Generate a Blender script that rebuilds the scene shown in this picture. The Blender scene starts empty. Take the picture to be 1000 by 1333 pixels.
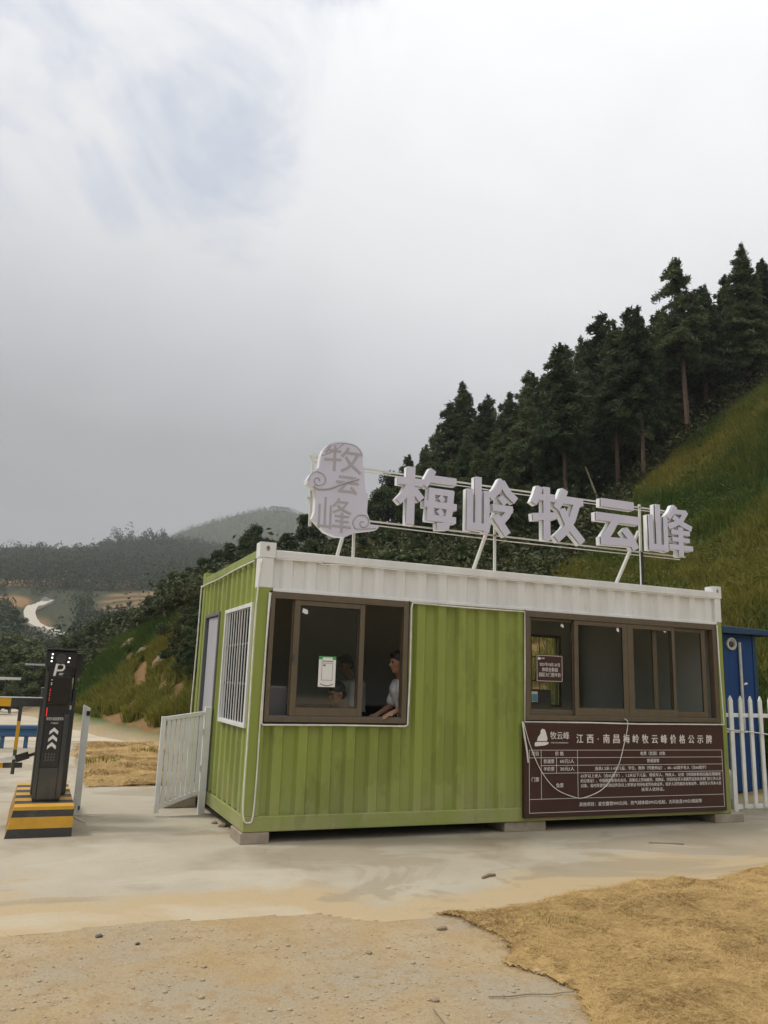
import bpy, bmesh, math, random
import numpy as np
from mathutils import Matrix, Vector
random.seed(11)
rng = np.random.default_rng(5)
S = bpy.context.scene
COL = S.collection
R_ = math.radians

# ------------------------------------------------------------ camera
CAM = np.array([-1.9353, -7.7997, 1.5233])
def _rot(p, y, r):
    cy, sy, cp, sp, cr, sr = math.cos(y), math.sin(y), math.cos(p), math.sin(p), math.cos(r), math.sin(r)
    return (np.array([[cy, -sy, 0], [sy, cy, 0], [0, 0, 1]]) @ np.array([[1, 0, 0], [0, cp, -sp], [0, sp, cp]])
            @ np.array([[cr, -sr, 0], [sr, cr, 0], [0, 0, 1]]))
CR = _rot(1.77852158, -0.394923593, 0.0336418520)
FPX = 1049.39
cam_data = bpy.data.cameras.new('camera')
cam_data.sensor_fit = 'HORIZONTAL'; cam_data.sensor_width = 36.0; cam_data.lens = 36.0 * FPX / 1000.0
cam_data.clip_start = 0.05; cam_data.clip_end = 6000
cam = bpy.data.objects.new('camera', cam_data); COL.objects.link(cam)
M4 = Matrix([list(CR[i]) + [CAM[i]] for i in range(3)] + [[0, 0, 0, 1]])
cam.matrix_world = M4
S.camera = cam

# ------------------------------------------------------------ world: Nishita sky behind a procedural overcast
SUN_EL, SUN_AZ = R_(55), R_(-75)          # azimuth from +y towards +x
wd = bpy.data.worlds.new('World'); S.world = wd; wd.use_nodes = True
nt = wd.node_tree; N = nt.nodes; Lk = nt.links
bg = N['Background']; bg.inputs['Strength'].default_value = 0.1
sky = N.new('ShaderNodeTexSky'); sky.sky_type = 'NISHITA'; sky.sun_disc = False
sky.sun_elevation = SUN_EL; sky.sun_rotation = SUN_AZ
tc = N.new('ShaderNodeTexCoord')
sep = N.new('ShaderNodeSeparateXYZ'); Lk.new(tc.outputs['Generated'], sep.inputs[0])
def wmath(op, a, b=None, clamp=False):
    n = N.new('ShaderNodeMath'); n.operation = op; n.use_clamp = clamp
    for i, v in enumerate((a, b)):
        if v is None: continue
        if isinstance(v, (int, float)): n.inputs[i].default_value = v
        else: Lk.new(v, n.inputs[i])
    return n.outputs[0]
def wnoise(scale, detail, rough, dist=0.0, stretch=(1, 1, 1), off=(0, 0, 0)):
    mp = N.new('ShaderNodeMapping'); mp.inputs['Scale'].default_value = stretch; mp.inputs['Location'].default_value = off
    Lk.new(tc.outputs['Generated'], mp.inputs[0])
    n = N.new('ShaderNodeTexNoise'); n.inputs['Scale'].default_value = scale; n.inputs['Detail'].default_value = detail
    n.inputs['Roughness'].default_value = rough; n.inputs['Distortion'].default_value = dist
    Lk.new(mp.outputs[0], n.inputs['Vector']); return n.outputs['Fac']
n1 = wnoise(1.6, 5, 0.5, 0.3, (1, 1, 1.5))
n2 = wnoise(4.5, 7, 0.58, 0.6, (1, 1, 1.5), (3, 1, 0))
# brightness of the cloud deck: dark and smooth low down, bright overhead
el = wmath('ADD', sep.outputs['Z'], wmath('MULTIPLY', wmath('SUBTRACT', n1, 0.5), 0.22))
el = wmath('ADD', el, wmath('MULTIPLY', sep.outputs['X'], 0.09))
el = wmath('ADD', el, wmath('ADD', 0.17, wmath('MULTIPLY', sep.outputs['Y'], -0.21)))  # deck made brighter behind the viewpoint, unseen, to light the cabin front and interior
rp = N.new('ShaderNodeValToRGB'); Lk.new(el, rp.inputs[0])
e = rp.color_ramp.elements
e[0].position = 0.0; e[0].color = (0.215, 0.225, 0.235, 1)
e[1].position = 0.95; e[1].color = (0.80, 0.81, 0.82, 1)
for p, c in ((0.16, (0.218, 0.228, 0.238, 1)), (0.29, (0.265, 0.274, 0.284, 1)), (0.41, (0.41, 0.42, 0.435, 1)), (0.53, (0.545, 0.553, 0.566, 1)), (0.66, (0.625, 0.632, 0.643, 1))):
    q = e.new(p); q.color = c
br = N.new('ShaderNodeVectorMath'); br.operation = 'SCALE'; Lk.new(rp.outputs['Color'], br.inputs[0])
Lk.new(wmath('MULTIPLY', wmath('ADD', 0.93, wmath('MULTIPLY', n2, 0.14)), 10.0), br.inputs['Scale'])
# a thin patch in the deck, up and to the north, where the blue comes through
PD = np.array([-0.02, 0.735, 0.680]); PD /= np.linalg.norm(PD)
dp = N.new('ShaderNodeVectorMath'); dp.operation = 'DOT_PRODUCT'; Lk.new(tc.outputs['Generated'], dp.inputs[0]); dp.inputs[1].default_value = tuple(PD)
pm = wmath('ADD', dp.outputs['Value'], wmath('MULTIPLY', wmath('SUBTRACT', n2, 0.5), 0.26))
pm = wmath('ADD', pm, wmath('MULTIPLY', wmath('SUBTRACT', n1, 0.5), 0.10))
mr = N.new('ShaderNodeMapRange'); mr.interpolation_type = 'SMOOTHSTEP'; Lk.new(pm, mr.inputs['Value'])
mr.inputs['From Min'].default_value = 0.966; mr.inputs['From Max'].default_value = 1.030
mr.inputs['To Min'].default_value = 0.0; mr.inputs['To Max'].default_value = 0.42
mixw = N.new('ShaderNodeMix'); mixw.data_type = 'RGBA'
Lk.new(mr.outputs[0], mixw.inputs['Factor']); Lk.new(br.outputs[0], mixw.inputs['A']); Lk.new(sky.outputs[0], mixw.inputs['B'])
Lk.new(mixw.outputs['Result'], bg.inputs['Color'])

# ------------------------------------------------------------ veiled sun, exposure
sd = bpy.data.lights.new('sun', 'SUN'); sd.energy = 1.5; sd.angle = R_(11); sd.color = (1.0, 0.955, 0.90)
sun = bpy.data.objects.new('sun', sd); COL.objects.link(sun)
sv = Vector((math.sin(SUN_AZ) * math.cos(SUN_EL), math.cos(SUN_AZ) * math.cos(SUN_EL), math.sin(SUN_EL)))
sun.rotation_euler = sv.to_track_quat('Z', 'Y').to_euler()
S.view_settings.view_transform = 'Standard'; S.view_settings.look = 'None'
S.view_settings.exposure = 0.6; S.view_settings.gamma = 1.0
S.cycles.max_bounces = 8; S.cycles.transparent_max_bounces = 12; S.cycles.volume_bounces = 0
S.cycles.use_denoising = True

# ------------------------------------------------------------ materials
def mat(name, col, rough=0.6, col2=None, nscale=6.0, detail=6, bump=0.0, bscale=60.0, metal=0.0, spec=0.4,
        stretch=(1, 1, 1), rand=0.0, lo=0.35, hi=0.65, col3=None, s3=1.3, lo3=.5, hi3=.65, attr=None, coord='Object', island=0.0):
    m = bpy.data.materials.new(name); m.use_nodes = True
    t = m.node_tree; nn = t.nodes; b = nn['Principled BSDF']; lk = t.links
    b.inputs['Roughness'].default_value = rough; b.inputs['Metallic'].default_value = metal
    b.inputs['Specular IOR Level'].default_value = spec
    tcn = nn.new('ShaderNodeTexCoord'); mp = nn.new('ShaderNodeMapping'); mp.inputs['Scale'].default_value = stretch
    lk.new(tcn.outputs[coord], mp.inputs[0])
    cur = None
    def rgb(c):
        r = nn.new('ShaderNodeRGB'); r.outputs[0].default_value = (*c, 1); return r.outputs[0]
    def mix(fac, a, bb):
        x = nn.new('ShaderNodeMix'); x.data_type = 'RGBA'; lk.new(fac, x.inputs['Factor']); lk.new(a, x.inputs['A']); lk.new(bb, x.inputs['B']); return x.outputs['Result']
    def nz(scale, lo_, hi_, det=detail):
        n_ = nn.new('ShaderNodeTexNoise'); n_.inputs['Scale'].default_value = scale; n_.inputs['Detail'].default_value = det; n_.inputs['Roughness'].default_value = 0.6
        lk.new(mp.outputs[0], n_.inputs['Vector'])
        r_ = nn.new('ShaderNodeMapRange'); lk.new(n_.outputs['Fac'], r_.inputs['Value']); r_.inputs['From Min'].default_value = lo_; r_.inputs['From Max'].default_value = hi_
        return r_.outputs[0]
    cur = rgb(col)
    if attr:
        a_ = nn.new('ShaderNodeAttribute'); a_.attribute_name = attr
        cur = mix(a_.outputs['Fac'], cur, rgb(col2))
    elif col2 is not None:
        cur = mix(nz(nscale, lo, hi), cur, rgb(col2))
    if col3 is not None:
        cur = mix(nz(s3, lo3, hi3, 4), cur, rgb(col3))
    if rand > 0:
        oi = nn.new('ShaderNodeObjectInfo'); hs = nn.new('ShaderNodeHueSaturation')
        r1 = nn.new('ShaderNodeMapRange'); lk.new(oi.outputs['Random'], r1.inputs['Value']); r1.inputs['To Min'].default_value = 1 - rand; r1.inputs['To Max'].default_value = 1 + rand
        lk.new(r1.outputs[0], hs.inputs['Value'])
        r2 = nn.new('ShaderNodeMapRange'); lk.new(oi.outputs['Random'], r2.inputs['Value']); r2.inputs['To Min'].default_value = 0.5 + rand * .09; r2.inputs['To Max'].default_value = 0.5 - rand * .09
        lk.new(r2.outputs[0], hs.inputs['Hue'])
        lk.new(cur, hs.inputs['Color']); cur = hs.outputs[0]
    lk.new(cur, b.inputs['Base Color'])
    if bump > 0:
        n_ = nn.new('ShaderNodeTexNoise'); n_.inputs['Scale'].default_value = bscale; n_.inputs['Detail'].default_value = 8
        lk.new(mp.outputs[0], n_.inputs['Vector'])
        bp = nn.new('ShaderNodeBump'); bp.inputs['Strength'].default_value = bump; bp.inputs['Distance'].default_value = 0.02
        lk.new(n_.outputs['Fac'], bp.inputs['Height']); lk.new(bp.outputs[0], b.inputs['Normal'])
    return m
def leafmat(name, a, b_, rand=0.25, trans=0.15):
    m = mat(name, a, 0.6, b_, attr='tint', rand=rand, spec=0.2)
    t = m.node_tree; nn = t.nodes; p = nn['Principled BSDF']; out = nn['Material Output']
    tr = nn.new('ShaderNodeBsdfTranslucent'); src = p.inputs['Base Color'].links[0].from_socket; t.links.new(src, tr.inputs[0])
    mx = nn.new('ShaderNodeMixShader'); mx.inputs[0].default_value = trans
    t.links.new(p.outputs[0], mx.inputs[1]); t.links.new(tr.outputs[0], mx.inputs[2]); t.links.new(mx.outputs[0], out.inputs['Surface'])
    return m
def glassmat(name, tint=(0.75, 0.8, 0.78), refl=(1, 1, 1)):
    m = bpy.data.materials.new(name); m.use_nodes = True; t = m.node_tree; nn = t.nodes
    nn.remove(nn['Principled BSDF']); out = nn['Material Output']
    tr = nn.new('ShaderNodeBsdfTransparent'); tr.inputs[0].default_value = (*tint, 1)
    gl = nn.new('ShaderNodeBsdfGlossy'); gl.inputs['Roughness'].default_value = 0.02; gl.inputs[0].default_value = (*refl, 1)
    fr = nn.new('ShaderNodeFresnel'); fr.inputs['IOR'].default_value = 1.5
    mx = nn.new('ShaderNodeMixShader'); ge = nn.new('ShaderNodeNewGeometry'); mm = nn.new('ShaderNodeMath'); mm.operation = 'SUBTRACT'; mm.inputs[0].default_value = 1; t.links.new(ge.outputs['Backfacing'], mm.inputs[1])
    m2 = nn.new('ShaderNodeMath'); m2.operation = 'MULTIPLY'; t.links.new(mm.outputs[0], m2.inputs[0]); t.links.new(fr.outputs[0], m2.inputs[1]); t.links.new(m2.outputs[0], mx.inputs[0]); t.links.new(tr.outputs[0], mx.inputs[1]); t.links.new(gl.outputs[0], mx.inputs[2])
    t.links.new(mx.outputs[0], out.inputs['Surface']); return m

MT = dict(
    green=mat('green_paint', (0.262, 0.312, 0.066), 0.40, (0.222, 0.268, 0.057), 2.2, bump=0.04, bscale=25, stretch=(1, 1, .35), col3=(0.30, 0.35, 0.13), s3=5, lo3=.60, hi3=.85),
    white=mat('white_paint', (0.74, 0.745, 0.74), 0.45, (0.64, 0.64, 0.63), 3.0, bump=0.03, bscale=25, stretch=(1, 1, .25), col3=(0.45, 0.42, 0.37), s3=7, lo3=.68, hi3=.85),
    whitemetal=mat('white_powder_coat', (0.74, 0.75, 0.75), 0.4, (0.64, 0.645, 0.64), 7, lo=.45, hi=.75),
    wire=mat('white_cable_sheath', (0.74, 0.73, 0.68), 0.5, (0.6, 0.58, 0.52), 12),
    alu=mat('brown_aluminium', (0.125, 0.094, 0.058), 0.35, (0.10, 0.078, 0.050), 9, spec=.5),
    rubber=mat('black_sealant', (0.012, 0.012, 0.012), 0.6),
    board=mat('maroon_board', (0.055, 0.022, 0.018), 0.42, (0.045, 0.018, 0.015), 3, spec=.35),
    ink=mat('board_white_print', (0.72, 0.69, 0.66), 0.6),
    lav=mat('lavender_acrylic', (0.61, 0.60, 0.72), 0.35, (0.57, 0.56, 0.68), 3),
    lavgrey=mat('grey_vinyl', (0.40, 0.385, 0.41), 0.5),
    gap=mat('dark_gap', (0.02, 0.02, 0.02), 0.7),
    steel=mat('painted_angle_iron', (0.62, 0.61, 0.57), 0.5, (0.38, 0.35, 0.30), 9, lo=.55, hi=.8),
    black=mat('black_enclosure', (0.016, 0.017, 0.018), 0.33, (0.022, 0.022, 0.024), 10, spec=.45),
    charcoal=mat('charcoal_enclosure', (0.045, 0.046, 0.047), 0.45, (0.06, 0.058, 0.052), 8, lo=.5, hi=.8),
    screen=mat('dark_screen', (0.012, 0.009, 0.009), 0.25, spec=.5),
    yellow=mat('yellow_paint', (0.62, 0.33, 0.025), 0.55, (0.50, 0.27, 0.03), 6, bump=.1, bscale=40, col3=(.35, .27, .15), s3=9, lo3=.62, hi3=.8),
    blackpaint=mat('black_road_paint', (0.04, 0.038, 0.035), 0.6, (0.09, 0.082, 0.07), 7, bump=.1, bscale=40, lo=.5, hi=.8),
    yellowbar=mat('yellow_bar', (0.66, 0.36, 0.02), 0.45),
    blue=mat('blue_sheet', (0.006, 0.046, 0.175), 0.5, (0.005, 0.038, 0.145), 3, stretch=(1, 1, .3)),
    bluerail=mat('blue_rail', (0.03, 0.10, 0.22), 0.5, (0.05, 0.11, 0.20), 6),
    toiletroof=mat('dark_blue_roof', (0.02, 0.05, 0.11), 0.5),
    pvc=mat('pvc_pipe', (0.62, 0.61, 0.56), 0.4, (0.48, 0.46, 0.40), 8),
    block=mat('concrete_block', (0.36, 0.31, 0.24), 0.9, (0.26, 0.21, 0.15), 5, bump=.5, bscale=50),
    inner=mat('cabin_lining', (0.56, 0.575, 0.55), 0.6, (0.50, 0.515, 0.49), 2),
    innerdark=mat('cabin_ceiling', (0.40, 0.40, 0.39), 0.6),
    desk=mat('dark_desk', (0.025, 0.022, 0.02), 0.5),
    greydev=mat('grey_plastic', (0.10, 0.10, 0.105), 0.45),
    door=mat('grey_door', (0.42, 0.43, 0.46), 0.45, (0.36, 0.37, 0.40), 4, stretch=(1, 1, .3)),
    doorframe=mat('dark_grey_frame', (0.14, 0.145, 0.15), 0.45),
    glass=glassmat('window_glass', (0.955, 0.958, 0.955)),
    dimglass=glassmat('dim_glass', (0.35, 0.36, 0.36), (.25, .25, .25)),  # tint darkened and reflection turned down so the gaps between the bars look dark
    paper=mat('white_paper', (0.72, 0.72, 0.70), 0.6),
    greenprint=mat('green_print', (0.05, 0.30, 0.10), 0.5),
    blueprint=mat('blue_print', (0.10, 0.27, 0.36), 0.5),
    tealprint=mat('teal_print', (0.08, 0.32, 0.24), 0.5),
    skin=mat('skin', (0.36, 0.205, 0.13), 0.5, (0.32, 0.17, 0.11), 14),
    hair=mat('black_hair', (0.012, 0.011, 0.010), 0.5),
    tee=mat('white_tee', (0.86, 0.86, 0.86), 0.8, (0.80, 0.80, 0.81), 9, bump=.3, bscale=14),
    darkcloth=mat('dark_cloth', (0.03, 0.032, 0.038), 0.8),
    concrete=mat('pad_concrete', (0.40, 0.350, 0.262), 0.85, (0.335, 0.296, 0.225), 0.9, bump=.25, bscale=35, lo=.38, hi=.66, col3=(0.235, 0.19, 0.13), s3=.6, lo3=.53, hi3=.72),
    edgedirt=None,
    road=mat('pale_concrete_road', (0.48, 0.41, 0.30), 0.85, (0.40, 0.34, 0.25), 0.7),
    farroad=mat('pale_far_road', (0.42, 0.38, 0.31), 0.85),
    strawbase=mat('dry_sod_base', (0.40, 0.268, 0.105), 0.95, (0.30, 0.195, 0.075), 14, bump=.6, bscale=70, col3=(0.24, 0.145, 0.05), s3=3.2, lo3=.52, hi3=.66),
    straw=mat('dry_grass_blade', (0.51, 0.350, 0.140), 0.8, (0.32, 0.205, 0.074), attr='tint', spec=.2),
    pebble=mat('pebble', (0.42, 0.335, 0.22), 0.85, (0.30, 0.25, 0.175), 3),
    rock=mat('rock', (0.30, 0.225, 0.14), 0.9, (0.20, 0.15, 0.10), 5, bump=.6, bscale=18),
    bark=mat('conifer_bark', (0.13, 0.085, 0.055), 0.9, (0.08, 0.055, 0.04), 6, bump=.5, bscale=20, stretch=(3, 3, .6)),
    greybark=mat('broadleaf_bark', (0.085, 0.07, 0.055), 0.9, (0.05, 0.042, 0.035), 6),
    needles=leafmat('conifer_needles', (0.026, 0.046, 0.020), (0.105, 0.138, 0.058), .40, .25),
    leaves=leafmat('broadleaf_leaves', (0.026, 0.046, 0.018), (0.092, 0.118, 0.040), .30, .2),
    lightleaves=leafmat('pale_leaves', (0.055, 0.075, 0.028), (0.12, 0.135, 0.05), .25),
    bushleaves=leafmat('bush_leaves', (0.035, 0.048, 0.018), (0.10, 0.10, 0.035), .30),
    grass=leafmat('slope_grass', (0.050, 0.092, 0.013), (0.225, 0.200, 0.038), 0, .25),
    farleaf=leafmat('far_leaves', (0.028, 0.048, 0.022), (0.050, 0.074, 0.033), 0, .1),
    twig=mat('twig', (0.24, 0.19, 0.13), 0.9),
    lampmetal=mat('pale_lamp_metal', (0.6, 0.6, 0.6), 0.4),
    farwall=mat('far_hut_wall', (0.4, 0.4, 0.4), 0.7),
)

def dusty(m, z0, z1, col, amt):
    t = m.node_tree; nn = t.nodes; b = nn['Principled BSDF']; src = b.inputs['Base Color'].links[0].from_socket
    ge = nn.new('ShaderNodeNewGeometry'); sp = nn.new('ShaderNodeSeparateXYZ'); t.links.new(ge.outputs['Position'], sp.inputs[0])
    def nz(sc, lo, hi, st=(1, 1, 1)):
        mp = nn.new('ShaderNodeMapping'); mp.inputs['Scale'].default_value = st; t.links.new(ge.outputs['Position'], mp.inputs[0]); n_ = nn.new('ShaderNodeTexNoise'); n_.inputs['Scale'].default_value = sc; n_.inputs['Detail'].default_value = 7; n_.inputs['Roughness'].default_value = .65; t.links.new(mp.outputs[0], n_.inputs['Vector'])
        r_ = nn.new('ShaderNodeMapRange'); t.links.new(n_.outputs['Fac'], r_.inputs[0]); r_.inputs[1].default_value = lo; r_.inputs[2].default_value = hi; return r_.outputs[0]
    def ma(op, a, c): x = nn.new('ShaderNodeMath'); x.operation = op; x.use_clamp = True; (t.links.new(a, x.inputs[0]) if not isinstance(a, float) else setattr(x.inputs[0], 'default_value', a)); (t.links.new(c, x.inputs[1]) if not isinstance(c, float) else setattr(x.inputs[1], 'default_value', c)); return x.outputs[0]
    def mix(f, a, c):
        x = nn.new('ShaderNodeMix'); x.data_type = 'RGBA'; t.links.new(f, x.inputs['Factor']); t.links.new(a, x.inputs['A']); x.inputs['B'].default_value = (*c, 1); return x.outputs['Result']
    h = nn.new('ShaderNodeMapRange'); t.links.new(sp.outputs['Z'], h.inputs[0]); h.inputs[1].default_value = z1; h.inputs[2].default_value = z0
    cur = mix(ma('MULTIPLY', ma('MULTIPLY', h.outputs[0], nz(3.5, .32, .62)), amt), src, col)
    cur = mix(ma('MULTIPLY', nz(7, .60, .78, (1, 1, .08)), .35), cur, (.33, .33, .20))       # long run-off streaks
    cur = mix(ma('MULTIPLY', nz(1.5, .54, .57, (1, 1, .45)), .30 if m.name.startswith('green') else .0), cur, (.13, .165, .035))     # touched-up paint
    cur = mix(ma('MULTIPLY', nz(22, .70, .74), .8), cur, (.13, .075, .035))                  # chips and rust freckles
    t.links.new(cur, b.inputs['Base Color'])
dusty(MT['green'], .10, .75, (.36, .31, .20), .55); dusty(MT['white'], .0, .3, (.4, .36, .28), .5); dusty(MT['whitemetal'], .0, .5, (.42, .36, .26), .55); dusty(MT['black'], .25, .9, (.14, .12, .09), .35); dusty(MT['charcoal'], .25, .9, (.16, .14, .10), .4)

# ------------------------------------------------------------ geometry helpers
class MB:
    def __init__(s): s.v = []; s.f = []; s.m = []; s.cm = 0
    def add(s, vs, fs):
        o = len(s.v); s.v += [tuple(map(float, p)) for p in vs]; s.f += [tuple(i + o for i in q) for q in fs]; s.m += [s.cm] * len(fs); return s
    def box(s, x0, y0, z0, x1, y1, z1):
        return s.add([(x0, y0, z0), (x1, y0, z0), (x1, y1, z0), (x0, y1, z0), (x0, y0, z1), (x1, y0, z1), (x1, y1, z1), (x0, y1, z1)],
                     [(0, 3, 2, 1), (4, 5, 6, 7), (0, 1, 5, 4), (1, 2, 6, 5), (2, 3, 7, 6), (3, 0, 4, 7)])
    def prism(s, poly, y0, y1):                       # poly in x,z (counter-clockwise seen from -y), from y0 (front) to y1
        n = len(poly)
        ar = sum(poly[i][0] * poly[(i + 1) % n][1] - poly[(i + 1) % n][0] * poly[i][1] for i in range(n))
        if ar < 0: poly = poly[::-1]
        vs = [(x, y0, z) for x, z in poly] + [(x, y1, z) for x, z in poly]
        fs = [tuple(range(n)), tuple(range(2 * n - 1, n - 1, -1))] + [(i, i + n, (i + 1) % n + n, (i + 1) % n) for i in range(n)]
        return s.add(vs, fs)
    def flat(s, poly, z0, z1):                        # poly in x,y
        n = len(poly)
        ar = sum(poly[i][0] * poly[(i + 1) % n][1] - poly[(i + 1) % n][0] * poly[i][1] for i in range(n))
        if ar < 0: poly = poly[::-1]
        vs = [(x, y, z1) for x, y in poly] + [(x, y, z0) for x, y in poly]
        fs = [tuple(range(n)), tuple(range(2 * n - 1, n - 1, -1))] + [(i + n, (i + 1) % n + n, (i + 1) % n, i) for i in range(n)]
        return s.add(vs, fs)
    def tube(s, pts, r, n=8, cap=True):
        P = [Vector(p) for p in pts]; rs = r if isinstance(r, (list, tuple)) else [r] * len(P)
        t0 = (P[1] - P[0]).normalized(); up = Vector((0, 0, 1)) if abs(t0.z) < .9 else Vector((1, 0, 0))
        u = t0.cross(up).normalized(); vs = []; fs = []
        for i, p in enumerate(P):
            t = (P[min(i + 1, len(P) - 1)] - P[max(i - 1, 0)]).normalized()
            u = (u - t * u.dot(t)).normalized(); w = t.cross(u)
            for k in range(n):
                a = 2 * math.pi * k / n; vs.append(p + (u * math.cos(a) + w * math.sin(a)) * rs[i])
        for i in range(len(P) - 1):
            for k in range(n):
                fs.append((i * n + k, i * n + (k + 1) % n, (i + 1) * n + (k + 1) % n, (i + 1) * n + k))
        if cap: fs += [tuple(range(n - 1, -1, -1)), tuple(range((len(P) - 1) * n, len(P) * n))]
        return s.add(vs, fs)
    def bar(s, a, b, w, h):                            # rectangular bar from a to b
        a, b = Vector(a), Vector(b); t = (b - a).normalized(); up = Vector((0, 0, 1)) if abs(t.z) < .95 else Vector((0, 1, 0))
        u = t.cross(up).normalized() * w / 2; v = u.cross(t).normalized() * h / 2
        vs = [a - u - v, a + u - v, a + u + v, a - u + v, b - u - v, b + u - v, b + u + v, b - u + v]
        return s.add(vs, [(0, 1, 2, 3), (7, 6, 5, 4), (0, 4, 5, 1), (1, 5, 6, 2), (2, 6, 7, 3), (3, 7, 4, 0)])
    def lathe_y(s, cx, cz, prof, n=24):                # prof: (radius, y)
        vs = []; fs = []
        for r, y in prof:
            for k in range(n):
                a = 2 * math.pi * k / n; vs.append((cx + r * math.cos(a), y, cz + r * math.sin(a)))
        for i in range(len(prof) - 1):
            for k in range(n): fs.append((i * n + k, i * n + (k + 1) % n, (i + 1) * n + (k + 1) % n, (i + 1) * n + k))
        fs += [tuple(range(n)), tuple(range(len(prof) * n - 1, (len(prof) - 1) * n - 1, -1))]
        return s.add(vs, fs)
    def build(s, name, m, parent=None, bevel=0.0, smooth=False, fix=True):
        me = bpy.data.meshes.new(name); me.from_pydata(s.v, [], s.f); me.update()
        if fix:
            bm = bmesh.new(); bm.from_mesh(me); bmesh.ops.recalc_face_normals(bm, faces=bm.faces); bm.to_mesh(me); bm.free()
        for mm in (m if isinstance(m, (list, tuple)) else [m]): me.materials.append(MT[mm] if isinstance(mm, str) else mm)
        if any(s.m): me.polygons.foreach_set('material_index', s.m)
        if smooth: me.polygons.foreach_set('use_smooth', [True] * len(me.polygons))
        o = bpy.data.objects.new(name, me); COL.objects.link(o)
        if bevel > 0:
            b = o.modifiers.new('bevel', 'BEVEL'); b.width = bevel; b.segments = 2; b.limit_method = 'ANGLE'; b.angle_limit = R_(40)
        if parent is not None: adopt(o, parent)
        return o
def adopt(o, parent):
    o.parent = parent
    o.matrix_parent_inverse = Matrix.Translation(-parent.location) if parent.type == 'EMPTY' else Matrix()
def tag(o, label=None, cat=None, group=None, kind=None):
    if label: o['label'] = label
    if cat: o['category'] = cat
    if group: o['group'] = group
    if kind: o['kind'] = kind
    return o
def empty(name, loc, label, cat, group=None):
    o = bpy.data.objects.new(name, None); COL.objects.link(o); o.location = loc; o.empty_display_size = .2
    return tag(o, label, cat, group)
def arr_mesh(name, V, F, m, tint=None, smooth=False):
    V = np.asarray(V, np.float32); F = np.asarray(F, np.int32); k = F.shape[1]
    me = bpy.data.meshes.new(name); me.vertices.add(len(V)); me.vertices.foreach_set('co', V.ravel())
    me.loops.add(F.size); me.loops.foreach_set('vertex_index', F.ravel())
    me.polygons.add(len(F)); me.polygons.foreach_set('loop_start', np.arange(0, F.size, k, dtype=np.int32))
    me.polygons.foreach_set('loop_total', np.full(len(F), k, np.int32))
    if smooth: me.polygons.foreach_set('use_smooth', np.ones(len(F), bool))
    me.update(calc_edges=True)
    if tint is not None:
        a = me.attributes.new('tint', 'FLOAT', 'POINT'); a.data.foreach_set('value', np.asarray(tint, np.float32))
    me.materials.append(MT[m] if isinstance(m, str) else m)
    return me
def link(name, me, parent=None):
    o = bpy.data.objects.new(name, me); COL.objects.link(o)
    if parent is not None: o.parent = parent
    return o
_vn = {}
def vnoise(x, y, seed=0):
    if seed not in _vn: _vn[seed] = np.random.default_rng(seed).random((256, 256))
    T = _vn[seed]; xi = np.floor(x).astype(int); yi = np.floor(y).astype(int); fx = x - xi; fy = y - yi
    fx = fx * fx * (3 - 2 * fx); fy = fy * fy * (3 - 2 * fy)
    g = lambda a, b: T[a & 255, b & 255]
    return (g(xi, yi) * (1 - fx) + g(xi + 1, yi) * fx) * (1 - fy) + (g(xi, yi + 1) * (1 - fx) + g(xi + 1, yi + 1) * fx) * fy
def fbm(x, y, seed=0, o=4):
    s = 0; a = .5
    for k in range(o): s = s + a * vnoise(x * 2 ** k + 17.3 * k, y * 2 ** k + 5.1 * k, seed + k); a *= .5
    return s / (1 - .5 ** o)

# lettering: the built-in font, turned into meshes that stand in the x-z plane and face -y
def text_geo(body, size, x, z, y, align='CENTER', ext=0.0012, width=None, res=2, spacing=1.0, line=1.0):
    c = bpy.data.curves.new('lettering', 'FONT'); c.body = body; c.size = size; c.extrude = ext; c.resolution_u = res
    c.align_x = align; c.align_y = 'CENTER'; c.space_character = spacing; c.space_line = line
    o = bpy.data.objects.new('lettering', c); COL.objects.link(o)
    dg = bpy.context.evaluated_depsgraph_get(); dg.update()
    me = bpy.data.meshes.new_from_object(o.evaluated_get(dg))
    V = [v.co.copy() for v in me.vertices]; Fs = [tuple(p.vertices) for p in me.polygons]
    bpy.data.objects.remove(o); bpy.data.curves.remove(c); bpy.data.meshes.remove(me)
    sx = 1.0
    if width and V:
        w = max(p.x for p in V) - min(p.x for p in V); sx = width / w
    return [(x + p.x * sx, y - p.z, z + p.y) for p in V], Fs
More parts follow.
